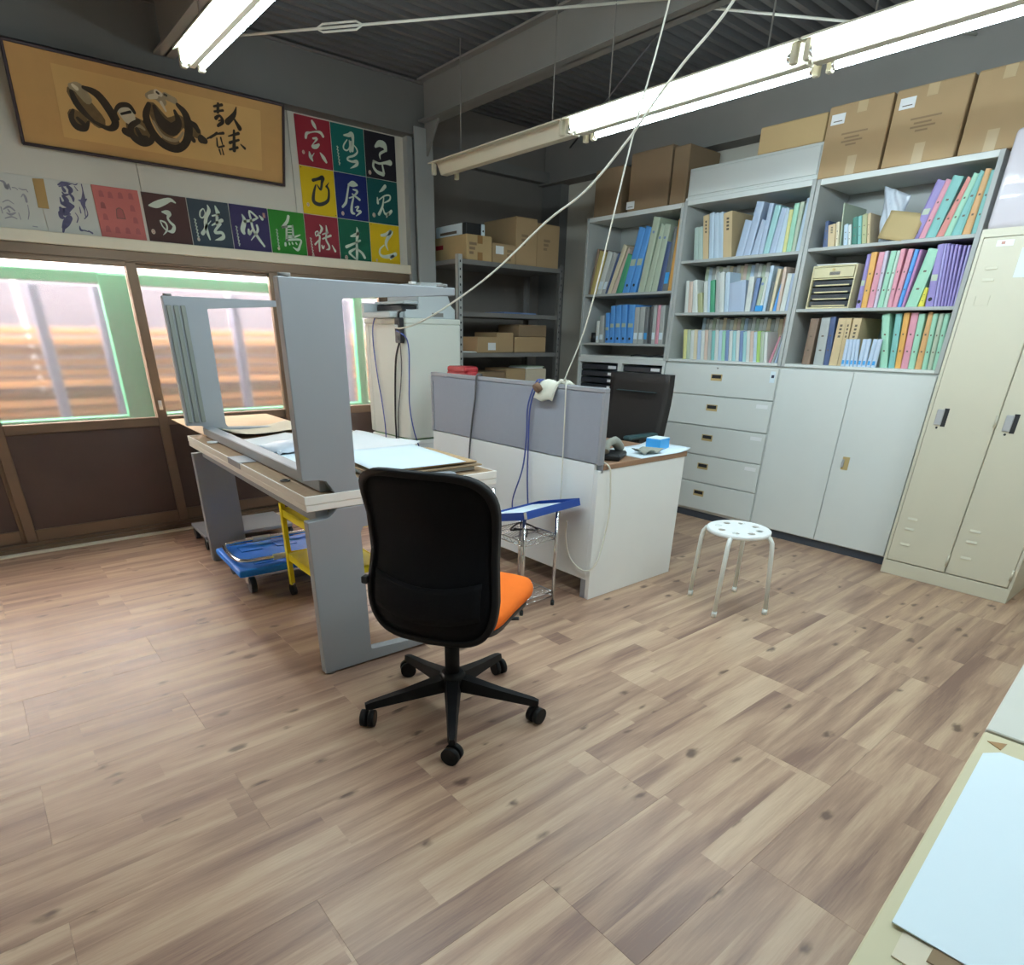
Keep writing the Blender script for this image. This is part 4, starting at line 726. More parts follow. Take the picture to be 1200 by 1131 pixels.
for rw, zb, y0_, n_, h_, tint in (('second', 1.4535, 2.965, 18, .302, 0), ('bottom', 1.1432, 2.93, 24, .280, 5)):
    for k in range(n_):
        c = bl[(k*5+tint) % len(bl)]
        yy = y0_-k*(.0275 if rw == 'second' else .0285)
        tag(MB().prism([(0, -.0130), (.12, -.0130), (.12, .0130), (0, .0130)], 'z', 0, h_-(k*37 % 11)*.0014).build('magazine_file', 'bk_'+c, None, (4.225+.16, yy-.012, zb)), f"{BNAME[c]} magazine bundle, {ordw(k+1)} in the rear row of the {rw} shelf", 'magazines', f'rear row on the {rw} shelf of the middle bookcase')
tag(MB().cyl((0, 0, 0), (0, 0, .075), .028, n=14).build('tape_roll_stand', 'black', None, (4.25, 3.885, 1.2405)), 'small black canister at the window end of the lower shelf', 'canister')
tag(MB().tube(smooth_path([(0, 0, .006), (-.02, -.08, .012), (.03, -.16, .007), (0, -.25, .012), (.03, -.32, .006)]), .006, 6).build('black_cable', 'cord_black', None, (4.25, 3.47, 1.143)), 'black cable lying on the bottom board of the window-end bookcase', 'cable')
tag(MB().grid(lambda u, v: (u*.2, v*.30, .002+.006*math.sin(v*6)), 4, 8, thick=.003).build('paper_sheet', 'paper_blue', None, (4.20, 1.78, 1.7925)), 'pale paper lying on the top shelf under the navy folder', 'paper') if 0 else None

# on top of the cabinets
def carton(name, label, loc, sx, sy, sz, mat='kraft', tape=None, lab=None, prn=False, rz=0, group='cardboard boxes on the cabinets', flaps=True):
    """box with its front facing -X: sx depth, sy width along Y, sz height, origin at the near lower corner"""
    t = thing(name, label, 'box', loc, rz, group)
    b = ps('body', mat, t, MB().box(0, sx, 0, sy, 0, sz, bev=.004))
    ps('flap', mat, t, MB().box(.004, sx/2-.0015, .004, sy-.004, sz, sz+.003)); ps('flap', mat, t, MB().box(sx/2+.0015, sx-.004, .004, sy-.004, sz, sz+.003))
    if tape:
        w = .05
        ps('tape', 'tape', t, MB().box(-.0012, .0, sy*tape-w/2, sy*tape+w/2, 0.001, min(.09, sz*.3)))
        ps('tape', 'tape', t, MB().box(-.0012, .0, sy*tape-w/2, sy*tape+w/2, sz-min(.05, sz*.3), sz-.001))
    if lab: ps('shipping_label', 'paper', t, MB().box(-.0015, 0, lab[0], lab[0]+.075, lab[1], lab[1]+.048)); ps('label_print', 'ink', t, MB().box(-.002, -.0014, lab[0]+.012, lab[0]+.06, lab[1]+.012, lab[1]+.016))
    if prn:
        for k, (a, b_, zz) in enumerate(((.30, .72, .58), (.42, .66, .52), (.36, .70, .47), (.45, .62, .42))): ps('print', 'print', t, MB().box(-.0008, 0, sy*a, sy*b_, sz*zz, sz*(zz+.025)))
    return t
carton('carton', 'cardboard box with white label on the bookcase, next to the flat box', (4.195, 1.835, 2.1405), .38, .335, .335, tape=.46, lab=(.24, .25), prn=True)
carton('carton', 'cardboard box with white label and tape on the bookcase, in the middle of three', (4.195, 1.475, 2.1405), .38, .345, .335, tape=.5, lab=(.245, .25), prn=True)
carton('carton', 'plain taped cardboard box on the bookcase above the lockers end', (4.20, .985, 2.1405), .38, .475, .335, tape=.72)
carton('carton', 'flat cardboard box lying on the low grey unit above the bookcase', (4.21, 2.185, 2.3285), .30, .41, .135, mat='kraft_y')
t = thing('low_unit', 'low light grey steel unit lying on top of the middle bookcase', 'cabinet', (4.195, 2.168, 2.1455))
ps('shell', 'cab', t, MB().box(.012, .39, 0, .91, 0, .182, bev=.003)); ps('front_panel', 'cab', t, MB().box(0, .012, .012, .898, .024, .166, bev=.003)); ps('front_lip', 'cab', t, MB().box(-.004, .012, 0, .91, 0, .014, bev=.002))
carton('carton', 'large brown box on the window-end bookcase behind the hanging cord', (4.22, 3.256, 2.1375), .36, .364, .36, mat='kraft_dk', lab=(.30, .02))
carton('carton', 'narrow brown box on the window-end bookcase next to the low grey unit', (4.205, 3.10, 2.1375), .36, .128, .335, mat='kraft_dk')
carton('carton', 'old brown box at the dark corner end of the bookcase tops', (4.23, 3.70, 2.1375), .35, .275, .31, mat='kraft_dk')
tag(MB().prism([(0, 0), (.05, 0), (.03, .055)], 'x', 0, .002).build('paper_scrap', 'tissue', None, (4.30, 3.095, 2.1375), (0, 0, 0)), 'pale blue paper corner beside the narrow brown box', 'paper') if 0 else None

# lockers
t = thing('locker', 'cream steel two door locker at the end of the cabinet row', 'locker', (4.07, .571, 0))
w = .637
ps('carcass', 'lock', t, MB().box(.02, .515, 0, w, .0, 1.79, bev=.003))
ps('plinth', 'lock', t, MB().box(.0, .03, 0, w, 0, .082, bev=.002))
for nm, a, b in (('door_post', 0, .014), ('door_post', w-.014, w)): ps(nm, 'lock', t, MB().box(0, .02, a, b, .082, 1.79))
ps('head_rail', 'lock', t, MB().box(0, .02, .014, w-.014, 1.755, 1.79))
for i, (a, b) in enumerate(((.016, .312), (.316, w-.016))):
    d = ps('door', 'lock', t, MB().box(-.004, .02, a, b, .088, 1.752, bev=.004))
    hy = b-.052
    ps('handle', 'alu', d, MB().box(-.012, -.002, hy-.012, hy+.022, .875, .955, bev=.003)); ps('handle_recess', 'dark_hole', d, MB().box(-.0055, -.0035, hy-.032, hy-.010, .868, .962))
    for z in (1.615, 1.565, .345, .285, .192): ps('vent_louver', 'lock', d, MB().prism([(-.004, z), (-.0085, z-.001), (-.004, z+.012)], 'y', hy-.045, hy+.005))
    ps('card_holder', 'lock', d, MB().box(-.007, -.004, hy-.052, hy+.012, 1.455, 1.46).box(-.007, -.004, hy-.052, hy-.048, 1.46, 1.50).box(-.007, -.004, hy+.008, hy+.012, 1.46, 1.50))
    ps('keyhole', 'dark_hole', d, MB().cyl((-.0045, hy+.004, .86), (-.003, hy+.004, .86), .006, n=8))
    if i == 1:
        ps('notice', 'paper_blue', d, MB().box(-.0052, -.004, .372, .450, 1.575, 1.70)); ps('sticker', 'paper', d, MB().box(-.0052, -.004, .49, .56, 1.712, 1.738)); ps('sticker_print', 'seal_red', d, MB().box(-.0057, -.005, .525, .54, 1.72, 1.732))
    for z in (.16, .92, 1.68): ps('hinge', 'lock', d, MB().cyl((-.006, a+.002, z-.03), (-.006, a+.002, z+.03), .006, n=8))
t = thing('wrapped_bundle', 'large bundle in shiny clear plastic on top of the lockers', 'bundle', (4.085, .60, 1.7905))
mb = MB().box(0, .44, 0, .60, 0, .40, bev=.022, seg=3)
cr2 = crumple(1, 1, 1, .006, 9)
for v in mb.bm.verts: v.co.x += cr2(v.co.y*1.5, v.co.z*2); v.co.z = max(v.co.z+cr2(v.co.x*2, v.co.y*2)*.6, 0) if v.co.z > .02 else 0
for f in mb.bm.faces: f.smooth = True
ps('wrap', 'wrap', t, mb); ps('contents', 'bk_lil', t, MB().box(.09, .38, .06, .50, .004, .30, bev=.01))

# ================================================================== STEEL RACK IN THE RECESS
t = thing('steel_rack', 'dark steel slotted angle rack with four shelves standing in the recess', 'rack', (3.10, 4.26, 0))
rw_, rd = 1.11, .46
for sx in (0, 1):
    for sy in (0, 1):
        x = sx*rw_; y = sy*rd; a = 1 if sx == 0 else -1; b = 1 if sy == 0 else -1
        p_ = ps('post', 'cab_in' if (sx, sy) == (0, 0) else 'steel_dark', t, MB().box(min(x, x+a*.038), max(x, x+a*.038), min(y, y+b*.003), max(y, y+b*.003), 0, 1.83).box(min(x, x+a*.003), max(x, x+a*.003), min(y, y+b*.038), max(y, y+b*.038), 0, 1.83))
        if sy == 0:
            mb = MB()
            for k in range(34): mb.box(x+a*.014, x+a*.024, y-.0012, y+.001, .06+k*.052, .075+k*.052) if a > 0 else mb.box(x-.024, x-.014, y-.0012, y+.001, .06+k*.052, .075+k*.052)
            h_ = mb.build('slot_holes', 'dark_hole', p_); h_['kind'] = 'stuff'
for z in (1.80, 1.445, 1.15, .80, .30):
    s_ = ps('shelf', 'steel_dark', t, MB().box(.004, rw_-.004, .004, rd-.004, z-.032, z, bev=.002))
    if z > 1: ps('front_lip', 'steel_dark', s_, MB().box(.04, rw_-.04, .0015, .004, z-.032, z))
def fcarton(label, x, y, z, sx, sy, sz, mat='kraft', tape=False, lab=None, prn=None, red=False, cat='box'):
    """box whose front faces -Y"""
    t = thing('carton', label, cat, (x, y, z), group='cardboard boxes on the steel rack')
    ps('body', mat, t, MB().box(0, sx, 0, sy, 0, sz, bev=.004))
    ps('flap', mat, t, MB().box(.004, sx-.004, .004, sy/2-.0015, sz, sz+.003)); ps('flap', mat, t, MB().box(.004, sx-.004, sy/2+.0015, sy-.004, sz, sz+.003))
    if tape: ps('tape', 'tape_br', t, MB().box(sx*.42, sx*.62, -.0012, 0, 0, sz*.34)); ps('tape', 'tape_br', t, MB().box(sx*.42, sx*.62, -.0012, 0, sz*.68, sz))
    if lab: ps('shipping_label', 'paper', t, MB().box(lab[0], lab[0]+.08, -.0015, 0, lab[1], lab[1]+.055))
    if prn:
        for k in range(3): ps('print', 'print', t, MB().box(sx*prn, sx*prn+.07-.015*k, -.0012, 0, sz*.6-k*.03, sz*.6-k*.03+.018))
    if red: ps('red_print', 'red', t, MB().box(-.0012, 0, sy*.72, sy*.95, sz*.52, sz*.70))
    return t
ZT = 1.8005
fcarton('long fresh cardboard box on the rack top under a white printer carton', 3.195, 4.28, ZT, .245, .43, .165, 'kraft_y', tape=True, prn=.1, red=True)
fcarton('low cardboard box with a white label between taller boxes on the rack', 3.452, 4.285, ZT, .235, .36, .13, 'kraft', lab=(.03, .06), prn=.62)
fcarton('tall cardboard box in the middle of the steel rack top', 3.695, 4.29, ZT, .225, .42, .33, 'kraft', prn=.25)
fcarton('tall cardboard box at the cabinet end of the rack top', 3.928, 4.30, ZT, .255, .40, .31, 'kraft', tape=False, prn=.3)
t = thing('printer_carton', 'white and black printer carton lying on the long cardboard box', 'box', (3.205, 4.30, ZT+.169))
ps('body', 'paper_blue', t, MB().box(0, .18, .05, .40, 0, .075, bev=.003)); ps('black_end', 'black', t, MB().box(0, .145, 0, .05, 0, .075, bev=.002)); ps('white_end', 'paper_blue', t, MB().box(.145, .18, 0, .05, 0, .075, bev=.002)); ps('dot', 'black', t, MB().cyl((.163, -.001, .03), (.163, .001, .03), .007, n=10))
ps('print', 'ink', t, MB().box(-.001, 0, .12, .34, .012, .03))
t = tag(MB().box(0, .36, 0, .26, 0, .012, bev=.002).build('flat_sheet', 'bk_sbl', None, (3.58, 4.29, 1.4455)), 'flat grey blue board lying on the empty second rack shelf', 'board')
fcarton('small cardboard box with white label on the middle rack shelf', 3.29, 4.27, 1.1505, .21, .28, .115, 'kraft', lab=(.11, .02))
fcarton('cardboard box in the middle of the middle rack shelf', 3.505, 4.29, 1.1505, .185, .30, .15, 'kraft')
fcarton('scuffed cardboard box at the cabinet end of the middle rack shelf', 3.70, 4.28, 1.1505, .36, .32, .12, 'kraft')
fcarton('torn flat cardboard box stacked on the scuffed box of the rack', 3.76, 4.30, 1.2745, .32, .28, .09, 'kraft_dk')
tag(MB().grid(lambda u, v: (u*.20, v*.22, .006+.02*math.sin(u*4+1)*v*.6+.006*math.sin(v*9)), 8, 8, thick=.004).build('crumpled_paper', 'paper', None, (3.135, 4.275, 1.1505)), 'crumpled white paper lying at the column end of the middle shelf', 'paper')
fcarton('long cardboard box with folded flaps on the low rack shelf', 3.24, 4.28, .8005, .36, .30, .20, 'kraft_dk', cat='box')
fcarton('upright cardboard box on the low rack shelf beside the long one', 3.61, 4.28, .8005, .22, .30, .22, 'kraft')
fcarton('pale box of papers at the cabinet end of the low rack shelf', 3.84, 4.28, .8005, .24, .30, .215, 'paper_cream')
for k, (x, z) in enumerate(((3.845, 1.0195), (3.86, 1.0295))): tag(MB().box(0, .20, 0, .24, 0, .009, bev=.002).build('document', 'paper' if k == 0 else 'bk_sag', None, (x, 4.29, z+.001)), ['white papers on the pale box on the low rack shelf', 'sage folder topmost on the pale box on the low rack shelf'][k], 'papers')

# ================================================================== DESK BEHIND THE SCREEN
t = thing('office_desk', 'white panel desk with brown wooden top behind the grey screen', 'desk', (2.29, 2.0, 0))
ps('end_panel', 'desk_white', t, MB().box(0, .715, 0, .028, .0, .685, bev=.002)); ps('end_panel', 'desk_white', t, MB().box(0.02, .715, 1.415, 1.443, .0, .685, bev=.002))
ps('modesty_panel', 'desk_white', t, MB().box(.0, .02, .028, 1.443, .105, .712, bev=.002))
ps('top', 'desk_wood', t, MB().box(.034, .728, -.004, 1.447, .686, .713, bev=.003))
ps('edge_channel', 'screen_fr', t, MB().box(.0205, .034, 0, 1.443, .672, .7135)); ps('foot', 'screen_fr', t, MB().box(0, .03, .03, .06, 0, .105))
t = thing('desk_screen', 'grey fabric desk screen clamped along the white desk', 'screen', (2.282, 1.99, .7135))
ps('fabric_panel', 'screen', t, MB().box(.004, .030, .018, 1.435, .004, .332, bev=.004))
ps('top_rail', 'screen_fr', t, MB().box(0, .034, 0, 1.455, .332, .353, bev=.003)); ps('post', 'screen_fr', t, MB().box(0, .034, 0, .018, 0, .332, bev=.002)); ps('post', 'screen_fr', t, MB().box(0, .034, 1.435, 1.455, 0, .332, bev=.002))
ps('bead', 'screen', t, MB().box(.001, .004, .018, 1.435, .302, .330))
# things on the desk
ZD = .7135
t = thing('telephone', 'grey and white telephone handset lying at the screen end of desk', 'telephone', (2.50, 2.10, ZD), .5)
ps('base', 'black', t, MB().box(-.09, .09, -.06, .10, 0, .03, bev=.008)); ps('handset', 'glove', t, MB().tube(smooth_path([(-.09, .02, .045), (-.05, .02, .075), (.03, .0, .08), (.085, -.02, .04)]), [.022]*6+[.02]*6+[.026]*7, 10))
ps('cord', 'cord_white', t, MB().tube([(.09+.012*math.sin(k*.9)+k*.004, -.05+.001*k, .012+.010*math.cos(k*.9)) for k in range(26)], .004, 6))
t = thing('tissue_box', 'small sky blue carton standing on the papers of the desk', 'box', (2.93, 2.14, ZD+.003), .15)
ps('body', 'tissue', t, MB().box(-.055, .055, -.045, .045, 0, .058, bev=.003)); ps('lid', 'paper_blue', t, MB().box(-.053, .053, -.043, .043, .058, .061))
tag(MB().grid(lambda u, v: (u*.42, v*.30, .002+.028*max(0, u-.72)**2*8), 10, 6, thick=.0015).build('paper_sheet', 'paper_blue', None, (2.61, 1.995, ZD+.0005), (0, 0, -.02)), 'large white paper sheet curling over the desk end', 'paper')
tag(MB().grid(lambda u, v: (u*.16, v*.10, .006+.022*abs(math.sin(u*5+v*2))), 10, 6, thick=.002).build('cloth_rag', 'glove', None, (2.68, 2.03, ZD+.003), (0, 0, -.1)), 'crumpled grey cloth lying by the blue carton', 'cloth')
t = thing('red_bag', 'dark red vinyl bag standing behind the grey screen', 'bag', (2.47, 3.36, ZD))
ps('body', 'red', t, MB().box(-.05, .05, -.125, .125, 0, .365, bev=.03, seg=3)); ps('flap', 'red', t, MB().box(-.054, .054, -.10, .10, .35, .388, bev=.014, seg=2))
t = thing('work_glove', 'off-white work glove draped over the top of the grey screen', 'glove', (2.299, 2.375, 1.0670))
ps('palm', 'cloth', t, MB().grid(lambda u, v: ((u-.5)*.11, (v-.5)*.13-.03*u, .012-.30*(u-.5)**2*(1.2 if u < .5 else .6)+.006*math.sin(v*8+u*4)), 8, 10, thick=.010))
ps('cuff', 'brown_core', t, MB().cyl((-.066, .04, -.03), (-.045, .035, -.015), .024, n=12)); ps('finger', 'cloth', t, MB().tube([(.03, -.06, .008), (.045, -.085, .004), (.06, -.105, -.012)], .011, 8)); ps('finger', 'cloth', t, MB().tube([(.0, -.065, .012), (.01, -.095, .008), (.012, -.115, -.004)], .011, 8))
# black chair at the desk
t = thing('office_chair', 'black high-backed office chair standing behind the desk', 'chair', (3.155, 2.705, 0), PI)
ps('backrest', 'black_fab', t, MB().grid(lambda u, v: (-.21-.05*v+.012*math.sin(v*6), (u-.5)*.50*(1-.03*v), .50+v*.572), 10, 10, thick=.05))
ps('head_seam', 'teal_dark', t, MB().box(-.256, -.238, -.16, .16, .962, .966))
ps('seat', 'black_fab', t, MB().box(-.23, .24, -.24, .24, .42, .49, bev=.03, seg=2))
for s_ in (-1, 1):
    a_ = ps('armrest', 'teal_dark', t, MB().box(-.14, .14, s_*.27-.03, s_*.27+.03, .715, .74, bev=.008)); ps('arm_post', 'black', a_, MB().box(-.03, .03, s_*.27-.012, s_*.27+.012, .45, .715, bev=.004))
ps('column', 'black', t, MB().cyl((0, 0, .08), (0, 0, .42), .028))
for k in range(5):
    c, s_ = math.cos(k*1.2566), math.sin(k*1.2566)
    l_ = ps('base_arm', 'black', t, MB().cyl((0, 0, .10), (.29*c, .29*s_, .075), .026, .018, n=8)); ps('caster', 'black', l_, MB().cyl((.29*c-.02*s_, .29*s_+.02*c, .03), (.29*c+.02*s_, .29*s_-.02*c, .03), .03, n=14))

# ================================================================== PALE APPLIANCE AND PRINTER
t = thing('plinth_box', 'white box pedestal under the pale cream cabinet', 'box', (2.31, 3.75, 0)); ps('body', 'desk_white', t, MB().box(0, .40, 0, .54, 0, .60, bev=.004)); ps('lid', 'desk_white', t, MB().box(-.004, .404, -.004, .544, .575, .604, bev=.004))
t = thing('small_fridge', 'pale cream refrigerator-like cabinet behind the end of the screen', 'refrigerator', (2.30, 3.737, .6045))
ps('body', 'fridge', t, MB().box(0, .43, .0, .50, .012, .735, bev=.006)); ps('door', 'fridge', t, MB().box(0, .43, .503, .56, .012, .735, bev=.008)); ps('top_cover', 'fridge', t, MB().box(-.002, .432, -.002, .562, .735, .77, bev=.006)); ps('base_rim', 'shade_green', t, MB().box(.02, .41, .02, .54, 0, .012))
t = thing('printer', 'light grey desktop printer standing on the pale cream cabinet', 'printer', (2.32, 3.78, 1.3750))
ps('body', 'printer', t, MB().prism([(.0, 0), (.40, 0), (.40, .06), (.365, .075), (.345, .13), (.325, .19), (.29, .215), (.13, .21), (.11, .17), (.11, .05), (0, .05)], 'y', 0, .40, bev=.004))
ps('tray', 'printer', t, MB().box(-.10, .11, .02, .36, .0, .035, bev=.004)); ps('tray_side', 'printer', t, MB().box(-.10, .11, .36, .395, .0, .09, bev=.004)); ps('slot', 'dark_hole', t, MB().box(-.005, .111, .03, .35, .045, .072)); ps('scanner_lid', 'printer', t, MB().box(.0, .12, .01, .39, .082, .10, bev=.004)); ps('panel', 'steel_dark', t, MB().box(.21, .30, -.002, 0, .012, .035)); ps('button', 'white_enamel', t, MB().box(.09, .13, .05, .09, .2, .216, bev=.003))
t = thing('power_strip', 'black power strip hanging on the side of the pale cabinet', 'power strip', (2.297, 3.79, 1.225))
ps('body', 'black', t, MB().box(-.034, -.002, -.035, .035, 0, .15, bev=.005))
for k in range(3): ps('socket', 'dark_hole', t, MB().box(-.0355, -.0335, -.02, .02, .02+k*.045, .045+k*.045))
ps('plug', 'cord_white', t, MB().box(-.055, -.034, -.014, .014, .085, .108, bev=.004)); ps('plug', 'black', t, MB().tube([(-.02, .0, .15), (-.02, -.002, .178), (-.02, -.03, .19), (-.02, -.085, .193)], .008, 8))
# ================================================================== WORK TABLES (one upside down on the other)
TL, TW, TR = 1.735, .87, -.033
def leg_profile(top):
    arm = .618 if top < .69 else .688
    return [(0, .008), (.665, .008), (.665, .034), (.214, .058), (.206, .066), (.203, arm-.04), (.215, arm-.018), (.66, arm), (.66, top), (.118, top), (.092, .655), (.074, .648), (0, .648)]
def table_leg(t, ya, yb, flip, inner):
    top = .684 if not flip else .7037
    P_ = leg_profile(top)
    if flip: P_ = [(x, .7045-z+(0 if 1 else 0)) for x, z in P_][::-1]
    g = ps('leg', 'legs', t, MB().prism(P_, 'y', ya, yb, bev=.003))
    zz = lambda z: .7045-z if flip else z
    for x in (.03, .62): ps('levelling_foot', 'steel_dark', g, MB().cyl((x, (ya+yb)/2, zz(.010)), (x, (ya+yb)/2, zz(-.003 if flip else .0)), .020, n=14))
    yi = ya if inner < 0 else yb
    a, b = sorted((yi, yi+inner*.010)); mb = MB()
    for k in range(3): mb.box(.010+k*.034, .034+k*.034, a, b, min(zz(.05), zz(.63)), max(zz(.05), zz(.63)), bev=.003)
    if flip: ps('channel', 'legs_dk', g, mb)
    else: mb.bm.free()
    ps('bracket', 'legs_dk', g, MB().box(.10, .18, *sorted((yi, yi+inner*.03)), *sorted((zz(.665), zz(.702 if flip else .683))), bev=.002))
    return g
t = thing('work_table', 'grey legged work table standing on the floor beneath the upturned table', 'table', (.84, 2.108, 0), TR)
ps('top_board', 'edge', t, MB().box(.0, TW, .0, TL, .685, .711, bev=.003))
table_leg(t, .0, .042, False, 1); table_leg(t, TL-.042, TL, False, -1)
ps('stretcher', 'legs', t, MB().box(.05, .10, .043, TL-.043, .625, .683, bev=.003)); ps('stretcher', 'legs', t, MB().box(.56, .61, .043, TL-.043, .63, .683, bev=.003))
t = thing('upturned_table', 'grey legged work table lying upside down on the other table, legs up', 'table', (.838, 2.106, .7118), TR)
ps('underside_board', 'fibre', t, MB().box(.006, TW-.006, .006, TL-.006, .0, .0285, bev=.001))
for nm, a in (('edge_band', (0, TW, 0, .006)), ('edge_band', (0, TW, TL-.006, TL)), ('edge_band', (0, .006, .006, TL-.006)), ('edge_band', (TW-.006, TW, .006, TL-.006))):
    ps(nm, 'edge', t, MB().box(*a, .0, .031, bev=.0015))
fr = bpy.data.objects.new('leg_frame', None); C.objects.link(fr); fr.parent = t; fr.location = (0, 0, .0295)
def up_leg(ya, yb, inner):
    g = table_leg(t, ya, yb, True, inner); g.location = (0, 0, .0295); return g
up_leg(.002, .044, 1); up_leg(TL-.046, TL-.004, -1)
bpy.data.objects.remove(fr)
ps('stretcher', 'legs', t, MB().box(.078, .136, .045, TL-.047, .030, .078, bev=.004))
ps('mounting_plate', 'legs', t, MB().box(-.002, .074, .76, .94, .0312, .0335, bev=.001).box(-.004, -.001, .76, .94, .004, .0335, bev=.001))
ps('cable_grommet', 'black', t, MB().lathe([(.012, 0), (.020, .001), (.020, .005), (.012, .005), (.012, 0)], 16, (.040, .30, .0305)))
ps('fixing_disc', 'white_enamel', t, MB().cyl((.052, 1.41, .0305), (.052, 1.41, .036), .028, n=16))
# sheets lying on the upturned table (its underside)
ZS = .7433
def sheet(name, label, x, y, z, w, l, rz, mat, th=.0015, curl=0.0, cat='paper', seed=1, group=None):
    rr = random.Random(seed); a = rr.uniform(2, 5); b = rr.uniform(0, 6)
    return tag(MB().grid(lambda u, v: ((u-.5)*w, (v-.5)*l, th+curl*(abs(2*u-1)**3*.6+abs(math.sin(v*a+b))*.4*u)), 8, 10, thick=th).build(name, mat, None, (x, y, z), (0, 0, rz)), label, cat, group)
t = thing('folder_stack', 'stack of grey and brown folders under the pale drawings', 'folders', (1.42, 2.36, ZS+.001), -.05)
z = 0
for k, (mt, w, l, h) in enumerate((('bk_gry', .46, .40, .018), ('kraft_dk', .50, .46, .006), ('black', .40, .34, .004), ('kraft', .48, .46, .005))):
    ps('folder', mt, t, MB().box(-w/2+.01*k, w/2+.008*(k % 2), -l/2+.012*k, l/2, z, z+h, bev=.001)); z += h+.0006
sheet('drawing_sheet', 'pale blue white drawing sheet topmost on the folder stack', 1.405, 2.42, ZS+.0385, .42, .52, -.10, 'paper_blue', .0012, .004, seed=2)
sheet('drawing_sheet', 'long white drawing sheet with curled edge beyond the folder stack', 1.50, 2.98, ZS+.002, .40, .55, .15, 'paper', .0015, .035, seed=5)
sheet('drawing_sheet', 'white drawing sheet lying along the gray rail of the upturned table', 1.16, 2.68, ZS+.003, .34, .60, -.03, 'paper_blue', .0015, .004, seed=8)
sheet('drawing_sheet', 'white paper sheet near the far legs of the upturned table', 1.22, 3.38, ZS+.003, .38, .30, .3, 'paper', .0015, .012, seed=11)
sheet('brown_paper', 'brown wrapping paper lying under the clear document bag', 1.17, 3.20, ZS+.0015, .36, .30, -.2, 'kraft', .001, .006, seed=14)
sheet('paper_roll_sheet', 'cream curled sheet lying on the plywood by the sill', 1.28, 3.72, ZS+.012, .42, .28, .1, 'paper_cream', .0015, .03, seed=17)
t = thing('document_bag', 'clear plastic bag of documents behind the upturned front leg', 'bag', (1.17, 3.05, ZS+.012), .25)
cr3 = crumple(1, 1, 1, .004, 21)
ps('film', 'bag', t, MB().grid(lambda u, v: ((u-.5)*.28, (v-.5)*.22, .035*math.sin(PI*u)**.5*math.sin(PI*v)**.5+.004+cr3(u*2, v*2)*.8), 12, 10, thick=.002)); ps('documents', 'paper', t, MB().box(-.12, .12, -.09, .09, 0, .012, bev=.001))
t = tag(MB().box(0, .62, 0, .86, 0, .004).build('plywood_sheet', 'ply', None, (.965, 3.715, ZS+.0005+.002), (0.0, 0, -.03)), 'thin plywood sheet bridging from the table end to the window sill', 'board')

# ================================================================== UNDER THE TABLE
def caster(mb, x, y, r=.03, w=.022):
    return mb.cyl((x-w/2, y, r), (x+w/2, y, r), r, n=16)
t = thing('platform_dolly', 'bright blue platform dolly with folded chrome handle under the table', 'dolly', (.845, 3.115, 0), -.05)
ps('deck', 'blue_dolly', t, MB().box(0, .60, 0, .48, .112, .150, bev=.012, seg=2))
for a, b in ((.10, .12), (.10, .36), (.30, .12), (.30, .36)): ps('deck_rib', 'blue_dolly', t, MB().box(a, a+.12, b-.05, b+.05, .1495, .1545, bev=.003))
ps('folding_handle', 'chrome', t, MB().tube(smooth_path([(.58, .06, .175), (.30, .06, .178), (.10, .062, .178), (.035, .10, .178), (.02, .24, .178), (.035, .40, .178), (.10, .432, .178), (.30, .434, .178), (.58, .434, .175)], 5), .0115, 10))
for y_ in (.06, .434): ps('grip_sleeve', 'cloth', t, MB().cyl((.20, y_, .178), (.30, y_, .178), .016, n=12)); ps('hinge', 'steel_dark', t, MB().box(.54, .59, y_-.02, y_+.02, .15, .192, bev=.004))
for a in (.07, .53):
    for b in (.07, .41): q = ps('caster', 'black', t, caster(MB(), a, b, .05, .03)); ps('fork', 'chrome', q, MB().box(a-.024, a+.024, b-.02, b+.02, .055, .112, bev=.004))
t = thing('flat_dolly', 'low grey board dolly on black casters near the glass doors', 'dolly', (.93, 4.03, 0), -.04)
ps('deck', 'legs', t, MB().box(0, .56, 0, .38, .072, .095, bev=.004))
for a in (.016, .545):
    for b in (.03, .33): ps('caster', 'black', t, caster(MB(), a, b, .036, .026))
t = thing('yellow_cart', 'yellow steel trolley on black casters under the work table', 'cart', (1.055, 2.60, 0), -.03)
cw, cl = .36, .43
for a, b in ((0, 0), (cw, 0), (0, cl), (cw, cl)):
    sx = 1 if a == 0 else -1; sy = 1 if b == 0 else -1
    q = ps('post', 'yellow', t, MB().box(min(a, a+sx*.030), max(a, a+sx*.030), min(b, b+sy*.004), max(b, b+sy*.004), .062, .50).box(min(a, a+sx*.004), max(a, a+sx*.004), min(b, b+sy*.030), max(b, b+sy*.030), .062, .50))
    ps('caster', 'black', q, caster(MB(), a+sx*.012, b+sy*.012, .030, .024)); ps('caster_stem', 'chrome', q, MB().cyl((a+sx*.012, b+sy*.012, .05), (a+sx*.012, b+sy*.012, .066), .008))
    h_ = MB()
    for k in range(5): h_.cyl((a+sx*.018, b-sy*.0006, .14+k*.075), (a+sx*.018, b+sy*.001, .14+k*.075), .005, n=8)
    ps('bolt_hole', 'dark_hole', q, h_)['kind'] = 'stuff'
for z in (.468, .235):
    mb = MB().box(.004, cw-.004, .004, cl-.004, z-.006, z).box(.004, .008, .004, cl-.004, z-.034, z+.004).box(cw-.008, cw-.004, .004, cl-.004, z-.034, z+.004).box(.008, cw-.008, .004, .008, z-.034, z+.004).box(.008, cw-.008, cl-.008, cl-.004, z-.034, z+.004)
    ps('shelf', 'yellow', t, mb)

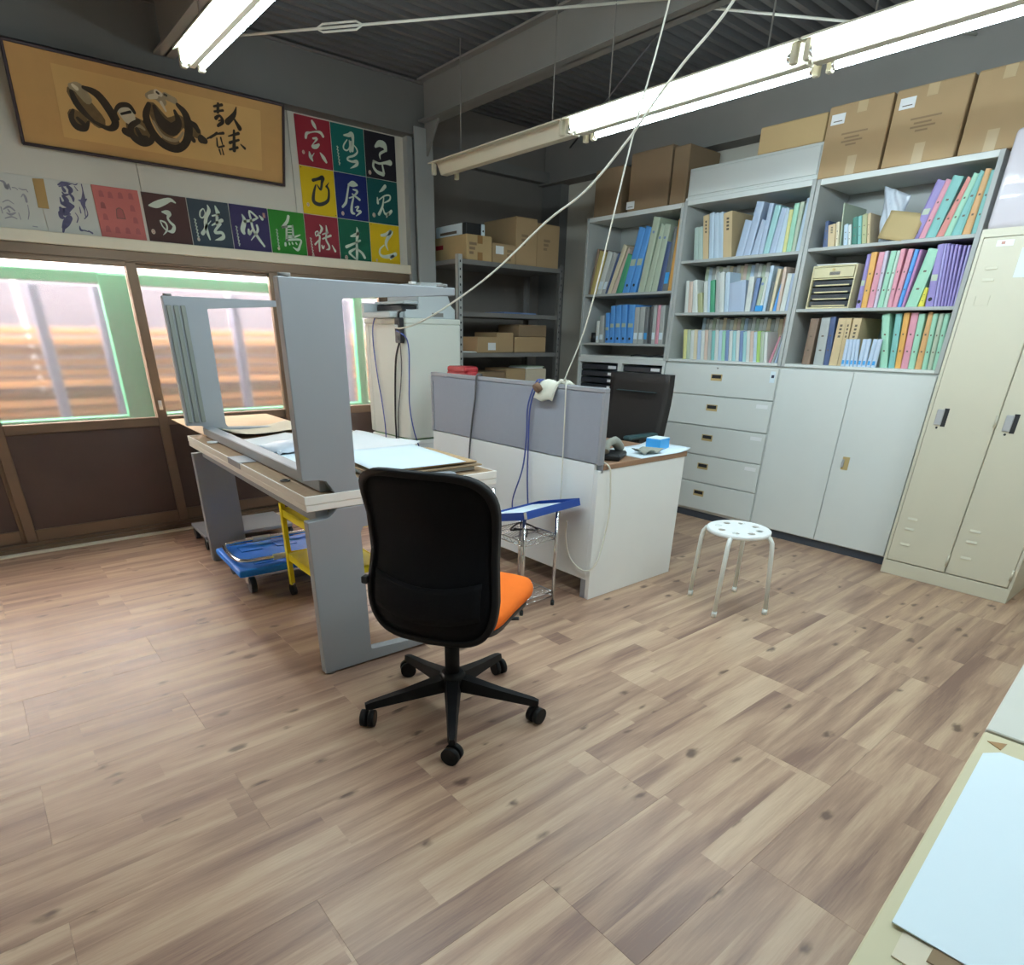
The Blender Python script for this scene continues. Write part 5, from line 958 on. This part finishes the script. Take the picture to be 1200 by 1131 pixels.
# ================================================================== OFFICE CHAIR WITH ORANGE SEAT
t = thing('office_chair', 'office chair with black mesh back and orange seat in front of tables', 'chair', (1.112, 1.592, 0), math.radians(30))
off = math.radians(18-30)
for k in range(5):
    a = off+k*2*PI/5; c, s_ = math.cos(a), math.sin(a)
    T = Matrix.Rotation(a, 4, 'Z'); mb = MB()
    bm = mb.bm; secs = [(.0, .030, .100, .150), (.05, .030, .095, .145), (.18, .021, .083, .118), (.305, .015, .072, .098), (.325, .011, .072, .092)]
    rings = [[bm.verts.new(T @ Vector(q)) for q in ((x, -w_, z0), (x, w_, z0), (x, w_*.72, z1), (x, -w_*.72, z1))] for x, w_, z0, z1 in secs]
    for A_, B_ in zip(rings[:-1], rings[1:]):
        for j in range(4): bm.faces.new((A_[j], A_[(j+1) % 4], B_[(j+1) % 4], B_[j]))
    bm.faces.new(rings[0][::-1]); bm.faces.new(rings[-1])
    arm = mb.build('base_arm', 'chair_black', t)
    x, y_ = .318*c, .318*s_; ca = a+1.1
    d_ = Vector((-math.sin(ca), math.cos(ca), 0)); o_ = Vector((x, y_, .031))
    mb = MB()
    for sg in (-1, 1): mb.cyl(o_+d_*sg*.005, o_+d_*sg*.024, .031, n=18)
    q = mb.build('caster', 'chair_black', arm)
    mb = MB().cyl(o_+Vector((0, 0, .01)), o_+Vector((0, 0, .047)), .008).cyl(o_-d_*.004, o_+d_*.004, .024, n=14)
ps('hub', 'chair_black', t, MB().lathe([(0, .088), (.045, .088), (.048, .15), (.036, .165), (0, .165)], 20))
ps('gas_column', 'chair_black', t, MB().cyl((0, 0, .15), (0, 0, .29), .027, n=18).cyl((0, 0, .29), (0, 0, .385), .020, n=16))
ps('mechanism', 'black', t, MB().box(-.13, .11, -.075, .075, .372, .418, bev=.012)); ps('lever', 'black', t, MB().tube([(0.03, -.07, .395), (.04, -.20, .392), (.045, -.235, .398)], .007, 8))
def seatz(u, v): return 0
def cushion(nx, ny, w, l, z0, z1, rnd):
    mb = MB(); bm = mb.bm
    N = 32; prof = [(.80, z0), (.95, z0+.004), (1.0, z0+.022), (1.0, z1-.026), (.965, z1-.008), (.88, z1), (.5, z1+.004), (0, z1+.002)]
    R_ = []
    for f_, z in prof:
        if f_ == 0: R_.append([bm.verts.new((0, 0, z))]); continue
        ring = []
        for k in range(N):
            th = 2*PI*k/N; e = .42
            cx_, cy_ = math.cos(th), math.sin(th)
            ring.append(bm.verts.new((math.copysign(abs(cx_)**e, cx_)*l/2*f_, math.copysign(abs(cy_)**e, cy_)*w/2*f_*(1-.04*(cx_ < 0)), z-.030*max(0, cx_*f_-.55)**1.5)))
        R_.append(ring)
    for A_, B_ in zip(R_[:-1], R_[1:]):
        for k in range(N):
            if len(B_) == 1: bm.faces.new((A_[k], A_[(k+1) % N], B_[0])).smooth = True
            else: bm.faces.new((A_[k], A_[(k+1) % N], B_[(k+1) % N], B_[k])).smooth = True
    bm.faces.new(R_[0][::-1]); return mb
ps('seat', 'orange', t, cushion(0, 0, .485, .47, .418, .482, .1), loc=(.045, 0, 0)); ps('seat_shell', 'black', t, cushion(0, 0, .45, .43, .398, .424, .1), loc=(.045, 0, 0))
# back: curved superellipse shell with a border frame
ZB0, ZB1, HB = .385, .937, .232
def back_x(z, y): 
    s_ = (z-ZB0)/(ZB1-ZB0)
    pts = [(-.205, 0), (-.232, .14), (-.215, .38), (-.185, .56), (-.210, .78), (-.268, 1.0)]
    for (a, p), (b, q) in zip(pts[:-1], pts[1:]):
        if p <= s_ <= q: 
            k = (s_-p)/(q-p); k = k*k*(3-2*k) if 0 else k; x = a+(b-a)*k; break
    else: x = pts[-1][0]
    return x + .05*(abs(y)/HB)**2
def back_pt(f_, th, dx=0):
    e = .42; cy_, cz_ = math.cos(th), math.sin(th)
    zc = (ZB0+ZB1)/2; hz = (ZB1-ZB0)/2
    y_ = math.copysign(abs(cy_)**e, cy_)*HB*f_; z = zc+math.copysign(abs(cz_)**e, cz_)*hz*f_
    s_ = (z-ZB0)/(ZB1-ZB0); y_ *= 1-.085*math.exp(-((s_-.56)/.24)**2)-.05*max(0, .3-s_)/.3
    # smooth the profile by averaging
    x = sum(back_x(min(max(z+d_, ZB0), ZB1), y_) for d_ in (-.05, -.025, 0, .025, .05))/5
    return Vector((x+dx, y_-.016, z))
def back_shell(f0, f1, dxa, dxb, n=48, m=8):
    mb = MB(); bm = mb.bm
    fs = [f0+(f1-f0)*i/m for i in range(m+1)]
    A_ = [[bm.verts.new(back_pt(max(f_, .001), 2*PI*k/n, dxa)) for k in range(n)] for f_ in fs]
    B_ = [[bm.verts.new(back_pt(max(f_, .001), 2*PI*k/n, dxb)) for k in range(n)] for f_ in fs]
    for i in range(m):
        for k in range(n):
            k2 = (k+1) % n
            bm.faces.new((A_[i][k], A_[i+1][k], A_[i+1][k2], A_[i][k2])).smooth = True
            bm.faces.new((B_[i][k2], B_[i+1][k2], B_[i+1][k], B_[i][k])).smooth = True
    for k in range(n):
        k2 = (k+1) % n
        bm.faces.new((A_[m][k], B_[m][k], B_[m][k2], A_[m][k2])).smooth = True
        if f0 > .05: bm.faces.new((A_[0][k2], B_[0][k2], B_[0][k], A_[0][k])).smooth = True
    return mb
bk = ps('backrest_mesh', 'black_mesh', t, back_shell(0, .95, -.006, .006), recalc=True)
ps('backrest_frame', 'chair_black', t, back_shell(.93, 1.0, -.016, .016, m=3), recalc=True)
ps('lumbar_pad', 'black_mesh', t, MB().grid(lambda u, v: Vector((back_x(.45+v*.14, (u-.5)*.36)-.017-.006*math.sin(PI*v), (u-.5)*.36-.016, .46+v*.12+.03*(2*u-1)**2)), 12, 6, thick=-.010))
ps('back_bracket', 'black', t, MB().box(-.20, -.08, -.05, .05, .372, .396, bev=.008))
ps('adjust_knob', 'black', t, MB().box(-.20, -.17, .205, .228, .545, .57, bev=.004))
ps('maker_mark', 'cord_grey', t, MB().box(-.205, -.2035, -.15, -.115, .70, .712)) if 0 else None

# ================================================================== STOOL
t = thing('stool', 'white round metal stool with eight seat holes and four bent legs', 'stool', (2.846, 1.520, 0))
SZ = .415; SR = .152
mb = MB(); bm = mb.bm; N = 64; nh = 8
def disc(z, flip):
    outer = [bm.verts.new((SR*math.cos(2*PI*k/N), SR*math.sin(2*PI*k/N), z)) for k in range(N)]
    holes = []
    for h in range(nh):
        a = 2*PI*(h+.5)/nh; cx_, cy_ = .100*math.cos(a), .100*math.sin(a)
        holes.append([bm.verts.new((cx_+.019*math.cos(2*PI*k/12), cy_+.019*math.sin(2*PI*k/12), z)) for k in range(12)])
    es = []
    for ring in [outer]+holes:
        for k in range(len(ring)): es.append(bm.edges.new((ring[k], ring[(k+1) % len(ring)])))
    bmesh.ops.triangle_fill(bm, use_beauty=True, use_dissolve=False, edges=es, normal=(0, 0, 1 if not flip else -1))
    return outer, holes
o1, h1 = disc(SZ, False); o0, h0 = disc(SZ-.006, True)
for A_, B_ in [(o1, o0)]+list(zip(h1, h0)):
    n_ = len(A_)
    for k in range(n_): bm.faces.new((B_[k], B_[(k+1) % n_], A_[(k+1) % n_], A_[k]))
ps('seat', 'white_enamel', t, mb, recalc=True)
ps('seat_rim', 'white_enamel', t, MB().lathe([(SR-.002, SZ+.001), (SR+.004, SZ-.003), (SR+.004, SZ-.018), (SR-.003, SZ-.020), (SR-.002, SZ+.001)], 40))
for (fx, fy) in ((2.796, 1.706), (2.641, 1.457), (2.882, 1.312), (3.04, 1.582)):
    v = Vector((fx-2.846, fy-1.520, 0)); r_ = v.length; u_ = v/r_
    q = ps('leg', 'stool_leg', t, MB().tube([u_*r for r in (0,)] and [Vector((u_.x*r, u_.y*r, z)) for r, z in ((.03, SZ-.012), (.135, SZ-.013), (.160, SZ-.022), (.174, SZ-.045), (.179, SZ-.075), (r_, .012))], .0112, 12))
    ps('foot_cap', 'stool_leg', q, MB().cyl((u_.x*(r_-.002), u_.y*(r_-.002), 0), (u_.x*(r_-.003), u_.y*(r_-.003), .028), .0132, n=12))

# ================================================================== WIRE RACK AND BLUE TRAY
t = thing('wire_rack', 'small chrome wire rack under the blue tray beside the desk', 'rack', (1.876, 2.07, 0))
wx, wy = .218, .27
for a, b, h_ in ((0, 0, .498), (wx, 0, .498), (.03, wy, .592), (wx, wy, .40)):
    q = ps('post', 'chrome', t, MB().cyl((a, b, .022), (a, b, h_), .0088, n=12)); ps('foot', 'black', q, MB().cyl((a, b, 0), (a, b, .024), .010, n=12))
for z in (.385, .075):
    mb = MB()
    for zz in (z, z-.024):
        for p_, q_ in (((0, 0), (wx, 0)), ((wx, 0), (wx, wy)), ((wx, wy), (0, wy)), ((0, wy), (0, 0))): mb.cyl((*p_, zz), (*q_, zz), .0028, n=6)
    for k in range(1, 15): mb.cyl((wx*k/15, 0, z+.003), (wx*k/15, wy, z+.003), .0014, n=5)
    for k in range(1, 3): mb.cyl((0, wy*k/3, z), (wx, wy*k/3, z), .0022, n=6)
    n_ = 10
    for e, (p_, q_) in enumerate((((0, 0), (wx, 0)), ((0, 0), (0, wy)), ((wx, 0), (wx, wy)))):
        P_ = [(p_[0]+(q_[0]-p_[0])*k/n_, p_[1]+(q_[1]-p_[1])*k/n_, z-.024*(k % 2)) for k in range(n_+1)]
        mb.tube(P_, .0014, 5)
    ps('wire_shelf', 'chrome', t, mb)
t = thing('blue_tray', 'royal blue rectangular tray tilted on the chrome wire rack', 'tray', (1.84, 2.03, .507), rot=(-.235, 0, .10))
bx, by = .42, .275
ps('base', 'blue_tray', t, MB().box(0, bx, 0, by, 0, .004))
for a in ((0, bx, 0, .004), (0, bx, by-.004, by), (0, .004, .004, by-.004), (bx-.004, bx, .004, by-.004)): ps('rim', 'blue_tray', t, MB().box(*a, .004, .037, bev=.001))
ps('corner_clip', 'chrome', t, MB().box(.0, .018, -.0025, 0, .003, .036, bev=.0008))
tag(MB().box(0, .33, 0, .24, 0, .022, bev=.001).build('paper_stack', 'paper_blue', None, (1.84+.02, 2.03+.03, .507+.0055-.006), (-.235, 0, .10)), 'white paper stack lying in the royal blue tray', 'papers')
tag(MB().tube(smooth_path([(0, 0, .006), (.05, .06, .02), (.0, .12, .012), (.09, .14, .03), (.12, .05, .012), (.06, .02, .025), (.03, .13, .01)]), .004, 6).build('coiled_cable', 'cord_grey', None, (1.92, 2.10, .390)), 'grey cable bunched on the upper wire shelf', 'cable')

# ================================================================== CORDS
def cord(name, label, pts, r, mat, cat='cable', k=6):
    b = Vector(pts[-1]); return tag(MB().tube(smooth_path([Vector(p)-b for p in pts], k), r, 7).build(name, mat, None, b), label, cat)
cord('extension_cord', 'thick white extension cord looping from the ceiling to the black power strip', [(2.25, 1.22, 2.90), (2.2, 1.38, 2.45), (2.2, 1.525, 2.255), (2.2, 1.697, 2.138), (2.2, 1.80, 2.06), (2.2, 1.918, 1.962), (2.2, 2.12, 1.83), (2.2, 2.352, 1.744), (2.2, 2.72, 1.57), (2.2, 3.083, 1.44), (2.2, 3.42, 1.345), (2.21, 3.66, 1.312), (2.243, 3.79, 1.322)], .0048, 'cord_white', 'cord')
cord('hanging_cord', 'thin white cord hanging straight from the ceiling over the grey screen', [(2.30, 1.75, 2.905), (2.26, 1.837, 2.334), (2.26, 1.948, 1.977), (2.26, 2.109, 1.368), (2.262, 2.236, 1.10), (2.271, 2.238, 1.06), (2.268, 2.226, .62), (2.266, 2.224, .40)], .0034, 'cord_white', 'cord')
cord('ceiling_cord', 'grey pale cord sagging from the roof brace towards the lit row', [(3.02, 2.44, 2.70), (2.93, 2.75, 2.56), (2.86, 2.95, 2.42), (2.84, 3.02, 2.33)], .007, 'cord_grey', 'cord') if 0 else None
cord('telephone_cable', 'white cord hanging down the white end panel of the desk', [(2.345, 2.03, .722), (2.352, 1.985, .70), (2.366, 1.982, .63), (2.38, 1.982, .468), (2.345, 1.982, .29), (2.30, 1.98, .20), (2.268, 2.02, .165), (2.266, 2.12, .20), (2.268, 2.17, .30), (2.27, 2.17, .40)], .0042, 'cord_white', 'cord')
cord('screen_cable', 'dark grey cable hanging over the screen near the pale cabinet', [(2.31, 2.955, 1.073), (2.274, 2.958, 1.068), (2.272, 2.97, .95), (2.272, 3.005, .787), (2.274, 3.035, .566), (2.28, 3.03, .30)], .0055, 'cord_grey')
cord('network_cable', 'blue cable hanging over the screen beside the white glove, outer one', [(2.31, 2.45, 1.074), (2.272, 2.452, 1.069), (2.262, 2.50, .95), (2.270, 2.512, .797), (2.266, 2.53, .62), (2.262, 2.60, .44), (2.262, 2.60, .36)], .0042, 'cord_blue')
cord('network_cable', 'blue cable hanging over the screen beside the white glove, nearer one', [(2.31, 2.425, 1.074), (2.270, 2.428, 1.069), (2.266, 2.485, .95), (2.270, 2.496, .753), (2.268, 2.49, .55), (2.268, 2.47, .34)], .0042, 'cord_blue')
cord('network_cable', 'thin blue grey cable down the window side of the pale cabinet', [(2.36, 4.10, 1.395), (2.30, 4.11, 1.392), (2.287, 4.15, 1.33), (2.289, 4.165, 1.20), (2.289, 4.13, .98), (2.289, 4.095, .84), (2.285, 4.06, .66), (2.27, 4.04, .50), (2.27, 4.03, .36)], .0042, 'cord_blue')
cord('power_cable', 'black power cable running down from the black power strip', [(2.278, 3.80, 1.226), (2.284, 3.86, 1.13), (2.288, 3.895, .968), (2.288, 3.915, .75), (2.286, 3.915, .58), (2.27, 3.925, .40)], .0065, 'cord_black')
cord('network_cable', 'blue cable on the cabinet face between power strip and screen', [(2.256, 3.79, 1.30), (2.285, 3.725, 1.26), (2.305, 3.726, 1.18), (2.300, 3.727, 1.03), (2.292, 3.727, .85), (2.318, 3.727, .68), (2.36, 3.72, .53), (2.37, 3.72, .40)], .0042, 'cord_blue')
cord('power_cable', 'thin grey cable beside the black one below the power strip', [(2.27, 3.775, 1.226), (2.288, 3.80, 1.10), (2.291, 3.83, .95), (2.291, 3.88, .78), (2.289, 3.89, .60), (2.28, 3.90, .42)], .0035, 'cord_grey')

# ================================================================== NEAR TABLES
def near_table(label, x, y, w, l, mat, matl='legs'):
    t = thing('side_table', label, 'table', (x, y, 0), .064, None)
    ps('top', mat, t, MB().box(-w, 0, -l, 0, .695, .720, bev=.002)); ps('apron', 'legs', t, MB().box(-w+.05, -.05, -l+.05, -.05, .64, .694))
    for a in (-w+.05, -.05):
        for b in (-l+.05, -.05): ps('leg', 'legs', t, MB().box(a-.02, a+.02, b-.02, b+.02, 0, .64, bev=.003))
M['near_a'] = P8('cream board top', 206, 196, 160, rough=.6, var=.03); M['near_b'] = P8('off white board top', 208, 206, 194, rough=.6, var=.03)
near_table('cream topped table at the near edge carrying a large pale sheet', 1.117, .120, 1.25, .72, 'near_a')
near_table('off-white table butted against the cream topped one', 1.117+1.03, .120+.066, 1.022, .72, 'near_b')
def near_pt(a, b): return (1.117+a*math.cos(.064)-b*math.sin(.064), .120+a*math.sin(.064)+b*math.cos(.064))
for name, lab_, pts, z, th, mat in (('card_sheet', 'cream card sheet peeping out under the large pale sheet', [(-.548, -.026), (-.10, -.022), (-.075, -.05), (-.075, -.64), (-.56, -.64)], .7205, .0012, 'paper_cream'),
        ('board_sheet', 'brown board sheet under the pale sheet at the near table end', [(-.53, -.052), (-.30, -.06), (-.30, -.62), (-.535, -.62)], .7218, .0018, 'kraft_dk'),
        ('large_sheet', 'large pale blue white sheet lying on the cream topped table', [(-.508, -.014), (-.082, -.012), (-.060, -.030), (-.055, -.66), (-.51, -.66)], .7238, .0015, 'paper_blue')):
    tag(MB().prism(pts, 'z', 0, th).build(name, mat, None, (1.117, .120, z), (0, 0, .064)), lab_, 'paper')
q = near_pt(-.020, -.02)
tag(MB().prism([(-.012, -.008), (.014, -.010), (.0, .012)], 'z', 0, .0008).build('tape_scrap', 'tape_br', None, (q[0]-.012, q[1]-.002, .7204)), 'small brown tape triangle stuck by the table joint', 'tape')
